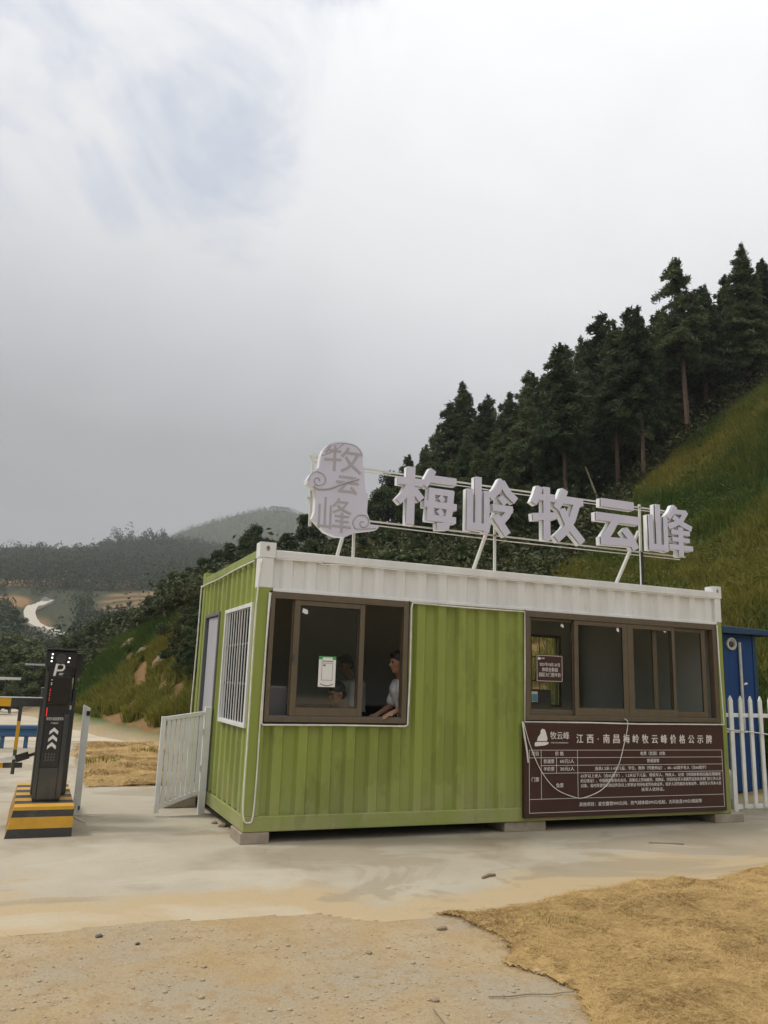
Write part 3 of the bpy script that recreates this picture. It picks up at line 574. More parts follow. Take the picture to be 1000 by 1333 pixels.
sod('dry_turf', [(.73, -2.5), (1.53, -2.56), (2.82, -2.26), (4.2, -2.1), (7.5, -1.75), (9.5, -3.5), (6, -7), (.6, -7), (.52, -4.6), (.70, -3.96), (.80, -3.37), (.90, -3.02), (.86, -2.7)],
    .022, .046, 190000, .055, .0025, 31, 'squares of dry straw yellow turf laid beside the gravel in front of the cabin',
    sect=lambda x, y: np.clip(2.2 - np.hypot(x - CAM[0], y - CAM[1]) / 7, .05, 1) * (np.abs(u_of(x, y) - 600) < 620))
sod('dry_turf', [(-1.10, 4.28), (-.02, 4.24), (-.02, 4.6), (1.6, 8.6), (2.6, 10.9), (.8, 11.5), (-.3, 11.5), (-.84, 11.3), (-1.02, 9.3)],
    .05, .06, 45000, .09, .006, 37, 'dry straw yellow turf strip between the concrete pad and the road behind the gate')

# green weeds poking through the dry turf, pebbles and crumbs on the dirt
def blades(name, bx, by, bz, L, bw, ti, m, seed, lean=.6):
    r = np.random.default_rng(seed); n = len(bx); th = r.uniform(0, 6.283, n); dx, dy = np.cos(th), np.sin(th); ln = r.uniform(.1, lean, n); L = L * r.uniform(.5, 1.35, n)
    th2 = r.uniform(0, 6.283, n); wx, wy = np.cos(th2) * bw / 2, np.sin(th2) * bw / 2
    p0 = np.stack([bx - wx, by - wy, bz], 1); p1 = np.stack([bx + wx, by + wy, bz], 1)
    m0 = np.stack([bx + dx * L * ln * .35 - wx * .8, by + dy * L * ln * .35 - wy * .8, bz + L * .55], 1); m1 = np.stack([bx + dx * L * ln * .35 + wx * .8, by + dy * L * ln * .35 + wy * .8, bz + L * .55], 1)
    tp = np.stack([bx + dx * L * ln, by + dy * L * ln, bz + L * (1 - ln * .45)], 1)
    V = np.stack([p0, p1, m0, m1, tp], 1).reshape(-1, 3); k5 = np.arange(n)[:, None] * 5
    F = np.concatenate([k5 + [0, 1, 3], k5 + [0, 3, 2], k5 + [2, 3, 4]])
    return link(name, arr_mesh(name, V, F, m, tint=np.repeat(ti, 5)))
def clump(cx, cy, n, rad, L, bw, seed, label, z0=.04, m='grass'):
    r = np.random.default_rng(seed); a = r.uniform(0, 6.28, n); q = rad * np.sqrt(r.random(n)); x = cx + q * np.cos(a); y = cy + q * np.sin(a) * .7
    tag(blades('weed_tuft', x, y, np.full(n, z0) - .01, L, bw, np.clip(r.normal(.75, .25, n), 0, 1), m, seed), label, 'weeds', kind='stuff')
clump(1.38, -2.98, 110, .22, .032, .003, 1, 'green weed tuft growing through the dry turf near its left corner')
clump(3.05, -2.62, 170, .34, .032, .003, 2, 'wide green weed patch in the dry turf towards the picture right')
clump(.25, 9.0, 90, .4, .12, .012, 3, 'grey green weed tuft on the dry strip behind the white gate')
clump(-.75, 6.9, 90, .28, .14, .012, 4, 'weed tuft on the dry strip beside the white post')
def stone_mesh(r, seed, flat=.6):
    rr = random.Random(seed); bm = bmesh.new(); bmesh.ops.create_icosphere(bm, subdivisions=2, radius=r)
    ax = [rr.uniform(.7, 1.3), rr.uniform(.7, 1.2), flat]
    for v in bm.verts:
        k_ = 1 + .22 * math.sin(v.co.x / r * 2.3 + seed) * math.cos(v.co.y / r * 2.9 + seed * 2) + rr.uniform(-.07, .07)
        v.co = Vector((v.co.x * ax[0], v.co.y * ax[1], v.co.z * ax[2])) * k_
    me = bpy.data.meshes.new('stone'); bm.to_mesh(me); bm.free(); return me
r = np.random.default_rng(77); PV = []; PF = []; o_ = 0
base = stone_mesh(1, 5, .6); bv = np.array([v.co for v in base.vertices]); bf = np.array([p.vertices for p in base.polygons])
cnt = 0
while cnt < 5200:
    d = r.uniform(2.2, 5.6); u = r.uniform(-120, 760); x, y = pol(u, d)
    if y > -2.12 or (x > .6 and y < -2.4): continue
    if y > -2.35 and r.random() > .35: continue
    if fbm(np.array(x * 1.5), np.array(y * 1.5), 90, 3) + r.random() * .5 < .62: continue
    s = float(np.clip(r.lognormal(-5.75, .55), .0016, .016)); a = r.uniform(0, 6.28); ca_, sa_ = math.cos(a), math.sin(a)
    q = bv * s; PV.append(np.stack([q[:, 0] * ca_ - q[:, 1] * sa_ + x, q[:, 0] * sa_ + q[:, 1] * ca_ + y, q[:, 2] + s * .25], 1)); PF.append(bf + o_); o_ += len(bv); cnt += 1
tag(link('gravel', arr_mesh('gravel', np.concatenate(PV), np.concatenate(PF), 'pebble', smooth=True)), 'small gravel strewn over the tan dirt in the foreground', 'gravel', kind='stuff')
def at0(u, v):
    d = CR @ np.array([(u - 500) / FPX, -(v - 666.5) / FPX, -1.0]); t = -CAM[2] / d[2]; return CAM[0] + t * d[0], CAM[1] + t * d[1]
for (x, y, s, lab, mm) in ((.0, -3.15, .035, 'grey stone half sunk in the tan dirt, midway along the concrete edge', 'rock'), (.62, -2.86, .05, 'flat grey stone beside the left corner of the dry turf', 'rock'),
                        (.78, -3.72, .05, 'pale flat stone lying against the edge of the dry turf', 'pebble'), (-1.42, -2.42, .035, 'dark clod lying on the concrete edge at the left', 'charcoal'),
                        (-1.22, -2.62, .026, 'small dark clod on the dirt just below the concrete edge', 'blackpaint'), (.05, -3.9, .03, 'brown stone in the dirt near the bottom centre', 'rock'),
                        (-.35, -3.72, .022, 'small grey stone on the dirt towards the bottom left', 'pebble')):
    s *= .62; me = stone_mesh(s, int(s * 1000) + int(x * 50), .5); me.materials.append(MT[mm]); o = link('stone', me); o.location = (x, y, s * .25); tag(o, lab, 'stone')
def stick(pts, rr, lab): tag(MB().tube(pts, rr, 6).build('twig', 'twig', smooth=True), lab, 'twig')
stick([(.32, -3.95, .008), (.42, -3.99, .012), (.53, -3.98, .008), (.64, -4.03, .012), (.72, -4.02, .010), (.80, -4.07, .02)], [.003, .0035, .003, .003, .0025, .0015], 'thin brown twig lying on the dirt beside the dry turf')
stick([(-.02, -4.02, .012), (-.05, -4.2, .018), (-.1, -4.32, .012)], .0035, 'short pale twig lying on the dirt near the bottom centre')
stick([(4.0, .05 - .9, .014), (4.2, -.96, .02), (4.32, -1.0, .014)], .006, 'dry twig on the concrete in front of the price board')
stick([(1.55, -1.75, .014), (1.63, -1.7, .02), (1.7, -1.69, .014)], .012, 'small curled leaf stalk on the concrete in front of the green panel')
# ============================================================ the container cabin
L_, DP, ZB, ZT = 6.0, 3.0, 0.11, 2.855
cab = empty('container_cabin', (3, 1.5, ZB), 'green and white corrugated container cabin used as a ticket office', 'cabin')
def corr_x(mb, x0, x1, z0, z1, y, per=.25, dep=.042, th=.004, back=False):
    xs = [x0]; k = math.floor(x0 / per) - 1
    while k * per < x1 + per:
        for t in (.0, .36, .46, .88):
            q = (k + t) * per
            if x0 + 1e-4 < q < x1 - 1e-4: xs.append(q)
        k += 1
    xs.append(x1)
    def yy(x):
        t = (x / per) % 1.0
        if t < .36: return y
        if t < .46: return y + dep * (t - .36) / .10
        if t < .88: return y + dep
        return y + dep * (1 - (t - .88) / .12)
    n = len(xs)
    mb.add([(x, yy(x), z0) for x in xs] + [(x, yy(x), z1) for x in xs] + [(x, yy(x) + th, z0) for x in xs] + [(x, yy(x) + th, z1) for x in xs],
           [(i, i + 1, n + i + 1, n + i) for i in range(n - 1)] + [(2 * n + i, 3 * n + i, 3 * n + i + 1, 2 * n + i + 1) for i in range(n - 1)])
def corr_y(mb, y0, y1, z0, z1, x, sgn=1, per=.25, dep=.036, th=.004):
    t = MB(); corr_x(t, y0, y1, z0, z1, 0, per, dep, th)
    mb.add([(x + sgn * p[1], p[0], p[2]) for p in t.v], t.f)
# front wall: green panels round the openings, and the white band above them
m = MB()
corr_x(m, 1.655, 3.075, .25, 2.375, .012)
corr_x(m, .145, 1.655, .25, 1.095, .012); corr_x(m, 3.075, 5.90, .25, 1.15, .012)
m.build('front_wall', 'green', cab, fix=False)
m = MB(); corr_x(m, .155, 5.905, 2.40, 2.705, .012, dep=.028)
band = m.build('white_band', 'white', cab, fix=False)
m = MB(); m.box(.15, -.004, 2.365, 5.92, .05, 2.40); m.build('band_edge', 'white', cab, bevel=.006)
m = MB(); corr_y(m, .14, .15, .25, 2.70, .012); corr_y(m, .15, 1.39, 2.26, 2.70, .012); corr_y(m, .15, 1.39, .25, 1.04, .012); corr_y(m, 1.39, 1.78, .25, 2.70, .012); corr_y(m, 1.78, 2.64, 2.28, 2.70, .012); corr_y(m, 2.64, 2.86, .25, 2.70, .012)
m.build('end_wall', 'green', cab, fix=False)
m = MB(); corr_y(m, .14, 2.86, .25, 2.70, 5.988, -1); m.build('end_wall', 'green', cab, fix=False)
m = MB(); t = MB()
for a, b, z0, z1 in ((.14, 4.92, .25, 2.70), (5.56, 5.86, .25, 2.70), (4.92, 5.56, 2.30, 2.70), (4.92, 5.56, .25, 1.25)): corr_x(t, a, b, z0, z1, 0)
m.add([(p[0], 2.988 - p[1], p[2]) for p in t.v], t.f); m.build('back_wall', 'green', cab, fix=False)
m = MB(); m.box(0.02, .02, 2.70, 5.98, 2.98, 2.755); m.build('roof', 'steel', cab, bevel=.01)
m = MB(); m.box(.02, .06, .16, 5.98, 2.94, .25); m.build('floor', 'darkcloth', cab)
for nm, bx, mt in (('bottom_rail', (.0, .0, ZB, 6, .07, .25), 'green'), ('bottom_rail', (0, .0725, ZB, .07, 3, .25), 'green'), ('bottom_rail', (5.93, .0725, ZB, 6, 3, .25), 'green'), ('bottom_rail', (.0725, 2.93, ZB, 5.9275, 3, .25), 'green'),
                   ('top_rail', (.16, -.004, 2.70, 5.905, .07, 2.785), 'white'), ('top_rail', (-.004, .155, 2.70, .07, 2.85, 2.785), 'green'), ('top_rail', (5.93, .155, 2.70, 6.004, 2.85, 2.785), 'green'), ('top_rail', (.16, 2.93, 2.70, 5.84, 3.004, 2.785), 'green')):
    m = MB(); m.box(*bx); m.build(nm, mt, cab, bevel=.008)
for x0, y0 in ((0, 0), (5.9, 0), (0, 2.86), (5.86, 2.86)):
    w = .145 if x0 == 0 else (.1 if y0 == 0 else .14); front = y0 == 0
    m = MB(); m.box(x0 + .002, y0 + .002, .25, x0 + w - .002, y0 + .138, 2.40 if front else 2.70); m.build('corner_post', 'green', cab, bevel=.006)
    if front:
        m = MB(); m.box(x0 - .001, y0 - .001, 2.4005, x0 + w, y0 + .139, 2.70); m.build('corner_post', 'white', cab, bevel=.006)
    # corner casting: a thick-walled box with an oval hole in its face
    m = MB(); a, b = x0 - .006, x0 + w + .012; z0, z1 = 2.70, ZT; cx, cz = (a + b) / 2, (z0 + z1) / 2 + .015; ya, yb = (y0 - .006, y0 + .15) if front else (y0 - .01, y0 + .146)
    n = 16; ring = []; rect = []
    for k in range(n):
        t = k / n * 4; e_ = int(t); w_ = t - e_; cr_ = [(a, z0), (b, z0), (b, z1), (a, z1)]; p_, q_ = cr_[e_], cr_[(e_ + 1) % 4]; rx, rz = p_[0] + (q_[0] - p_[0]) * w_, p_[1] + (q_[1] - p_[1]) * w_
        rect.append((rx, rz)); an = math.atan2((rz - (z0 + z1) / 2) / (z1 - z0), (rx - cx) / (b - a)); ring.append((cx + .020 * math.cos(an), cz + .028 * math.sin(an)))
    yf = ya if front else yb; yi = yf + (.05 if front else -.05)
    m.add([(x, yf, z) for x, z in rect] + [(x, yf, z) for x, z in ring] + [(x, yi, z) for x, z in ring], [(k, (k + 1) % n, n + (k + 1) % n, n + k) for k in range(n)] + [(n + k, n + (k + 1) % n, 2 * n + (k + 1) % n, 2 * n + k) for k in range(n)] + [tuple(range(2 * n, 3 * n))])
    yk = yb if front else ya
    m.add([(x, yf, z) for x, z in rect] + [(x, yk, z) for x, z in rect], [(k, n + k, n + (k + 1) % n, (k + 1) % n) for k in range(n)] + [tuple(range(n, 2 * n))])
    m.build('corner_casting', 'white' if front else 'green', cab)
# inside lining
m = MB(); m.box(.075, .075, 2.66, 5.925, 2.925, 2.698); m.build('ceiling_panel', 'innerdark', cab)
m = MB()
for bx in ((.075, 2.88, .25, 4.92, 2.925, 2.658), (5.56, 2.88, .25, 5.925, 2.925, 2.658), (4.92, 2.88, .25, 5.56, 2.925, 1.25), (4.92, 2.88, 2.30, 5.56, 2.925, 2.658)): m.box(*bx)
for bx in ((.06, .145, .25, .085, 1.39, 1.04), (.06, .145, 2.26, .085, 1.39, 2.658), (.06, 1.39, .25, .085, 1.78, 2.658), (5.915, .145, .25, 5.94, 2.875, 2.658), (.146, .06, .25, 1.655, .085, 1.09), (1.656, .06, .25, 3.07, .085, 2.658), (3.071, .06, .25, 5.89, .085, 1.145)): m.box(*bx)
m.build('wall_lining', 'inner', cab)
# back window with a security grille: the bank shows through it
m = MB()
for bx in ((4.90, 2.87, 1.23, 5.58, 2.90, 1.27), (4.90, 2.87, 2.28, 5.58, 2.90, 2.32), (4.90, 2.87, 1.27, 4.94, 2.90, 2.28), (5.54, 2.87, 1.27, 5.58, 2.90, 2.28)): m.box(*bx)
bw = m.build('back_window', 'alu', cab)
m = MB()
for k in range(5): m.tube([(4.96 + k * .14, 2.96, 1.24), (4.96 + k * .14, 2.96, 2.31)], .007, 6)
for z in (1.62, 1.98): m.box(4.93, 2.955, z - .009, 5.55, 2.965, z + .009)
m.build('grille', 'doorframe', bw)

# ---- sliding windows in brown aluminium
def frame_rect(mb, x0, x1, z0, z1, y0, y1, wl, wr, wb, wt):
    mb.box(x0, y0, z0, x0 + wl, y1, z1); mb.box(x1 - wr, y0, z0, x1, y1, z1)
    mb.box(x0 + wl, y0 + .0015, z0, x1 - wr, y1 - .0015, z0 + wb); mb.box(x0 + wl, y0 + .0015, z1 - wt, x1 - wr, y1 - .0015, z1)
def sash(parent, x0, x1, z0, z1, y, wl=.055, wr=.055, wb=.075, wt=.055, handle=None):
    m = MB(); frame_rect(m, x0, x1, z0, z1, y, y + .028, wl, wr, wb, wt); sh = m.build('sash', 'alu', parent, bevel=.003)
    m = MB(); m.box(x0 + wl - .004, y + .011, z0 + wb - .004, x1 - wr + .004, y + .016, z1 - wt + .004); m.build('pane', 'glass', sh)
    m = MB(); g = .006
    frame_rect(m, x0 + wl - .001, x1 - wr + .001, z0 + wb - .001, z1 - wt + .001, y + .004, y + .010, g, g, g, g); m.build('gasket', 'rubber', sh)
    if handle is not None:
        m = MB(); hx, hz = handle; m.box(hx - .012, y - .014, hz - .045, hx + .012, y - .0005, hz + .045); m.box(hx - .006, y - .03, hz - .02, hx + .006, y - .0145, hz + .035); m.build('handle', 'greydev', sh, bevel=.003)
    return sh
w1 = MB(); frame_rect(w1, .135, 1.635, 1.112, 2.362, -.012, .075, .045, .055, .05, .06); w1 = w1.build('ticket_window', 'alu', cab, bevel=.003); w1['label'] = 'ticket window with one sash slid to the middle'
m = MB(); frame_rect(m, .122, 1.648, 1.100, 2.374, -.004, .02, .012, .012, .011, .011); m.build('sealant', 'rubber', w1)
m = MB(); m.box(.181, -.006, 1.1625, 1.579, .004, 1.17); m.box(.181, .022, 1.1625, 1.579, .028, 1.175); m.box(.181, .046, 1.1625, 1.579, .053, 1.175); m.build('track', 'greydev', w1)
sash(w1, .385, 1.145, 1.171, 2.30, -.002, .062, .055, .08, .05, handle=(.405, 1.72))
sash(w1, .375, 1.135, 1.176, 2.30, .032, .055, .055, .075, .05)
w2 = MB(); frame_rect(w2, 3.085, 5.885, 1.166, 2.364, -.012, .075, .05, .06, .055, .065); w2 = w2.build('counter_window', 'alu', cab, bevel=.003); w2['label'] = 'wide four sash window, all closed'
m = MB(); frame_rect(m, 3.073, 5.897, 1.154, 2.376, -.004, .02, .012, .012, .011, .011); m.build('sealant', 'rubber', w2)
sash(w2, 3.13, 3.79, 1.222, 2.298, .03, .05, .055, .06, .03)
sash(w2, 3.745, 4.505, 1.222, 2.298, -.002, .055, .07, .085, .05)
sash(w2, 4.508, 5.225, 1.222, 2.298, -.002, .085, .045, .085, .05)
sash(w2, 5.18, 5.735, 1.222, 2.298, .03, .05, .06, .07, .045)
m = MB(); m.box(4.94, .062, 1.23, 5.0, .09, 2.29); m.build('latch_stile', 'alu', w2)
# door in the end wall, its leaf a little open
m = MB(); m.box(-.01, 1.78, .25, .06, 1.82, 2.28); m.box(-.01, 2.60, .25, .06, 2.64, 2.28); m.box(-.008, 1.82, 2.24, .058, 2.60, 2.28); dr = m.build('door', 'doorframe', cab, bevel=.004)
dl = MB(); dl.bar((.040, 1.825, 1.245), (.028, 2.47, 1.245), .03, 1.97); dl.build('door_leaf', 'door', dr, bevel=.004)
m = MB(); m.box(.035, 2.49, .25, .045, 2.598, 2.235); m.build('door_reveal', 'greydev', dr)
# barred window in the end wall
bwm = MB()
for bx in ((-.02, .145, 1.04, .05, .185, 2.26), (-.02, 1.35, 1.04, .05, 1.39, 2.26), (-.0185, .185, 1.04, .0485, 1.35, 1.08), (-.0185, .185, 2.22, .0485, 1.35, 2.26)): bwm.box(*bx)
bwm = bwm.build('barred_window', 'white', cab, bevel=.003)
m = MB()
for k in range(10): m.box(-.008, .24 + k * .117 - .007, 1.08, .000, .24 + k * .117 + .007, 2.22)
m.build('grille_bars', 'whitemetal', bwm)
m = MB()
for z in (1.46, 1.86): m.box(.005, .185, z - .011, .016, 1.35, z + .011)
m.build('grille_rail', 'greydev', bwm)
m = MB(); m.box(.030, .185, 1.08, .035, 1.35, 2.22); m.build('pane', 'dimglass', bwm)
m = MB(); m.box(.026, .74, 1.08, .044, .79, 2.22); m.build('mullion', 'alu', bwm)

# blocks the cabin stands on
for bx, lab in (((-.02, .0, .0, .26, .42, .108), 'concrete block under the cabin corner nearest the barred window'), ((2.84, .03, .0, 3.36, .40, .108), 'concrete block under the middle of the cabin front'),
                ((5.74, .0, .0, 6.20, .40, .108), 'concrete block under the cabin corner beside the white picket fence'), ((-.02, 2.6, .0, .3, 2.98, .108), 'concrete block under the cabin back corner behind the gate')):
    m = MB(); m.box(*bx); o = m.build('concrete_block', 'block', None, bevel=.012); tag(o, lab, 'block')
m = MB(); m.box(-.40, 2.25, 0, -.02, 2.62, .14); tag(m.build('concrete_step', 'block', None, bevel=.015), 'low concrete step below the cabin door, behind the white gate', 'step')
for (x, y, s, lab) in ((.03, .95, .05, 'rubble lump in the dark gap under the cabin end wall'), (-.02, 1.15, .035, 'small rubble lump beside the cabin end wall')):
    me = stone_mesh(s, int(x * 100) + 7, .6); me.materials.append(MT['rock']); o = link('stone', me); o.location = (x, y, s * .3); tag(o, lab, 'stone')

# white wires and strips
def cable(name, pts, lab, r=.006, mt='wire', cat='cable'):
    P = [Vector(p) for p in pts]; out = []
    for i in range(len(P) - 1):
        p0, p1, p2, p3 = P[max(i - 1, 0)], P[i], P[i + 1], P[min(i + 2, len(P) - 1)]
        for k in range(6):
            t = k / 6; out.append(.5 * ((2 * p1) + (-p0 + p2) * t + (2 * p0 - 5 * p1 + 4 * p2 - p3) * t * t + (-p0 + 3 * p1 - 3 * p2 + p3) * t ** 3))
    out.append(P[-1]); tag(MB().tube(out, r, 6).build(name, mt, smooth=True), lab, cat)
def strip(pts, lab, r=.009, name='light_strip'):
    tag(MB().tube(pts, r, 6).build(name, 'wire', smooth=True), lab, 'light strip')
strip([(.115, -.016, 2.352), (.108, -.018, 1.8), (.112, -.016, 1.10), (.13, -.016, 1.083), (.9, -.020, 1.088), (1.62, -.016, 1.084), (1.652, -.016, 1.10), (1.664, -.017, 1.6), (1.662, -.016, 2.30), (1.675, -.016, 2.352)], 'white light strip round the ticket window where the men stand')
strip([(1.675, -.012, 2.355), (2.3, -.020, 2.346), (3.07, -.012, 2.350), (3.066, -.018, 1.7), (3.064, -.014, 1.146), (3.9, -.05, 1.149), (4.6, -.05, 1.141), (5.9, -.05, 1.150), (5.908, -.018, 1.8), (5.905, -.012, 2.36)], 'white light strip along the top of the green panel and round the wide window')
cable('cable', [(.16, -.020, 2.69), (.6, -.016, 2.695), (.66, -.022, 2.675), (1.0, -.016, 2.692), (2.0, -.018, 2.688), (3.2, -.016, 2.692), (4.5, -.018, 2.688), (5.9, -.014, 2.69)], 'white cable clipped along under the white roof rail', .0055)
cable('cable', [(-.016, .16, 2.68), (-.016, 1.0, 2.685), (-.016, 2.0, 2.675), (-.016, 2.9, 2.68), (-.02, 3.012, 2.62), (-.02, 3.016, 2.0), (-.03, 3.016, 1.0), (-.02, 3.014, .3)], 'white cable under the green rail of the end wall, down its far corner', .009)
cable('cable', [(.012, -.012, 2.68), (-.012, -.008, 2.2), (-.015, -.008, 1.7), (-.012, -.010, 1.0), (-.016, -.012, .45), (.0, -.018, .235), (.045, -.022, .20), (.085, -.018, .25), (.098, -.014, .6), (.100, -.014, 1.2), (.112, -.013, 1.9), (.125, -.013, 2.352)], 'long white cable looped down the front corner of the cabin almost to the bottom rail', .0075)
cable('cable', [(3.025, -.055, 1.14), (3.10, -.062, .905), (3.236, -.066, .639), (3.412, -.07, .453), (3.642, -.074, .361), (3.795, -.075, .349), (4.057, -.072, .442), (4.255, -.068, .654), (4.361, -.064, .906), (4.43, -.06, 1.146), (4.405, -.03, 1.20)], 'white wire hanging in a deep loop across the price board', .0045)
cable('cable', [(3.012, -.052, 1.15), (3.03, -.06, 1.0), (3.06, -.06, .85), (3.078, -.058, .72)], 'short loose wire end hanging at the left edge of the price board', .010)

# ---- price board
BY = -.045
pb = MB(); pb.box(3.035, BY, .150, 5.885, -.004, 1.135); pb = pb.build('price_board', 'board', None, bevel=.004)
tag(pb, 'maroon price board with white print under the wide window', 'sign')
m = MB(); y0, y1 = BY - .0015, BY + .001; lw = .0042
xs0, xs1 = 3.10, 5.845
for z in (.85, .77, .688, .607, .34, .20):
    a = xs0 if z in (.85, .34, .20, .77) else 3.253
    if z == .77: a = xs0
    m.box(a, y0, z - lw / 2, xs1, y1, z + lw / 2)
for x, za, zb in ((xs0, .20, .85), (xs1, .20, .85), (3.253, .34, .85), (3.732, .34, .85), (3.452, .607, .77)): m.box(x - lw / 2, y0 - .0004, za, x + lw / 2, y1, zb)
m.build('table_rules', 'ink', pb)
def textpart(name, items, y, mt, parent):
    m = MB()
    for it in items:
        body, size, x, z = it[:4]; kw = it[4] if len(it) > 4 else {}
        m.add(*text_geo(body, size, x, z, y - .0016, **kw))
    return m.build(name, mt, parent, fix=False)
HD = list(zip('江西·南昌梅岭牧云峰价格公示牌', (3.765, 3.905, 4.016, 4.130, 4.270, 4.413, 4.546, 4.684, 4.823, 4.960, 5.098, 5.235, 5.373, 5.514, 5.650)))
textpart('heading', [(c, .108, x, .966, dict(width=None if c == '·' else .088)) for c, x in HD] + [(c, .108, x + .0025, .9672, dict(width=.088, ext=.0016)) for c, x in HD if c != '·'], BY, 'ink', pb)
textpart('logo_lettering', [('牧云峰', .088, 3.372, 1.0, dict(align='LEFT', width=.25)), ('MUYUNFENG', .02, 3.385, .928, dict(align='LEFT', width=.22))], BY, 'ink', pb)
textpart('table_lettering', [('项目', .05, 3.176, .81), ('价 格', .05, 3.49, .81), ('收费（优惠）对象', .046, 4.79, .81), ('普通票', .048, 3.352, .729), ('60元/人', .048, 3.592, .729, dict(width=.19)), ('普通游客', .046, 4.79, .729),
    ('半价票', .048, 3.352, .648), ('30元/人', .048, 3.592, .648, dict(width=.19)), ('身高1.2米-1.4米儿童、学生、教师（凭教师证）、60—65周岁老人（含60周岁）', .044, 4.79, .648, dict(width=1.62)),
    ('门票', .05, 3.176, .54), ('免票', .05, 3.492, .475), ('65岁以上老人（含65周岁）、1.2米以下儿童、现役军人、残疾人、记者（持国家新闻出版总署颁发', .042, 4.79, .570, dict(width=2.04)),
    ('的记者证）、中国摄影家协会会员、县级以上劳动模范、双拥证、持优待证军人家属凭证及有关部门的工作人员', .042, 4.79, .518, dict(width=2.04)),
    ('对象、省内导游凭有效证件及以上荣誉证书持有者凭有效证件，医护人员凭相关有效证件、退役军人凭本人优', .042, 4.79, .466, dict(width=2.04)), ('抚军人优待证。', .042, 4.79, .412, dict(width=.33)),
    ('其他项目：星空露营999元/间、热气球体验599元/位起、古风妆造199元/套起等', .046, 4.62, .27, dict(width=1.75))], BY, 'ink', pb)
m = MB(); y0 = BY - .0018
m.prism([(3.175, .89), (3.30, .90), (3.345, .915), (3.355, .932), (3.33, .938), (3.18, .935), (3.17, .915)], y0, BY + .001)
m.prism([(3.20, .945), (3.33, .948), (3.337, .975), (3.325, 1.01), (3.315, 1.045), (3.30, 1.07), (3.27, 1.078), (3.25, 1.058), (3.245, 1.02), (3.215, .99)], y0, BY + .001)
m.build('emblem', 'ink', pb)

# ---- small notices on the glass
nb = MB(); nb.box(3.235, -.006, 1.60, 3.565, .0385, 1.875)
nb = MB(); nb.box(3.245, .026, 1.585, 3.60, .029, 1.885); nb = nb.build('notice_card', 'board', None); tag(nb, 'small maroon notice with white lettering stuck on the wide window', 'notice')
m = MB(); frame_rect(m, 3.252, 3.593, 1.592, 1.878, .0245, .0262, .004, .004, .004, .004); m.build('border_line', 'ink', nb)
textpart('lettering', [('2021年10月-31日', .044, 3.425, 1.775, dict(width=.27)), ('体验全新园', .05, 3.425, 1.718, dict(width=.21)), ('园区大门票半价', .05, 3.425, 1.66, dict(width=.29)), ('牧云峰', .02, 3.325, 1.843)], .0255, 'ink', nb)
m = MB(); m.prism([(3.265, 1.828), (3.298, 1.828), (3.296, 1.842), (3.284, 1.86), (3.274, 1.856), (3.266, 1.84)], .0240, .0262); m.build('emblem', 'ink', nb)
pn = MB(); pn.box(.668, -.0005, 1.455, .848, .002, 1.757)
pn = MB(); pn.box(.668, .0055, 1.455, .848, .0085, 1.757); pn = pn.build('payment_notice', 'paper', None); tag(pn, 'white and green payment notice stuck on the ticket window glass', 'notice')
m = MB(); m.box(.668, .0035, 1.725, .706, .0052, 1.757); m.box(.812, .0035, 1.725, .848, .0052, 1.757); m.box(.706, .0035, 1.748, .812, .0052, 1.757); m.build('green_corner', 'greenprint', pn)
m = MB()
frame_rect(m, .700, .816, 1.52, 1.69, .0038, .0054, .003, .003, .003, .003); m.box(.70, .0038, 1.705, .82, .0054, 1.712); m.tube([(.69, .005, 1.487), (.72, .0046, 1.474), (.758, .0046, 1.469), (.80, .0046, 1.474), (.828, .005, 1.487)], .0035, 5)
m.box(.715, .0038, 1.66, .74, .0054, 1.675); m.build('printed_frame', 'greydev', pn)
for x0, z0, x1, z1, y, lab in ((.465, 2.165, .53, 2.225, -.001, 'torn bit of white tape near the top of the ticket window'), (3.585, 2.205, 3.63, 2.25, .027, 'scrap of white tape at the top of the first pane of the wide window'),
                        (4.355, 2.195, 4.395, 2.25, -.004, 'scrap of white tape at the top of the second pane of the wide window'), (5.055, 2.225, 5.10, 2.28, -.004, 'scrap of white tape at the top of the third pane of the wide window')):
    m = MB(); q = .3 * (z1 - z0); m.prism([(x0, z0 + q), (x0 + .6 * (x1 - x0), z0), (x1, z0 + .2 * q), (x1 - .1 * (x1 - x0), z1 - q), (x0 + .4 * (x1 - x0), z1 - .4 * q), (x0 + .2 * (x1 - x0), z1)], y + .0095, y + .0115); tag(m.build('tape_scrap', 'paper'), lab, 'tape')

# ---- things inside
def furn(name, cat, lab, parts):
    o = None
    for i, (pn_, bxs, mt) in enumerate(parts):
        m = MB()
        for bx in bxs: m.box(*bx)
        if len(parts) == 1: o = m.build(name, mt, None, bevel=.006); tag(o, lab, cat); return o
        if i == 0:
            b0 = bxs[0]; o = empty(name, ((b0[0] + b0[3]) / 2, (b0[1] + b0[4]) / 2, b0[2]), lab, cat)
        m.build(pn_, mt, o, bevel=.005)
    return o
furn('service_desk', 'desk', 'dark service desk inside the ticket window', [('desk_top', [(.20, .10, 1.10, 1.60, .52, 1.135)], 'desk'), ('front_panel', [(.22, .12, .26, 1.58, .15, 1.10)], 'desk'), ('side_panel', [(.22, .1505, .26, .25, .50, 1.10)], 'desk'), ('side_panel', [(1.55, .1505, .26, 1.58, .50, 1.10)], 'desk')])
furn('back_desk', 'desk', 'dark long desk along the back wall behind the men', [('desk_top', [(.35, 2.2, 1.16, 2.6, 2.85, 1.20)], 'desk'), ('front_panel', [(.37, 2.22, .26, 2.58, 2.25, 1.16)], 'desk')])
furn('grey_printer', 'printer', 'grey upright device at the left end of the service desk', [('body', [(.20, .16, 1.137, .40, .42, 1.42)], 'greydev'), ('lid', [(.205, .165, 1.4205, .395, .415, 1.45)], 'doorframe')])
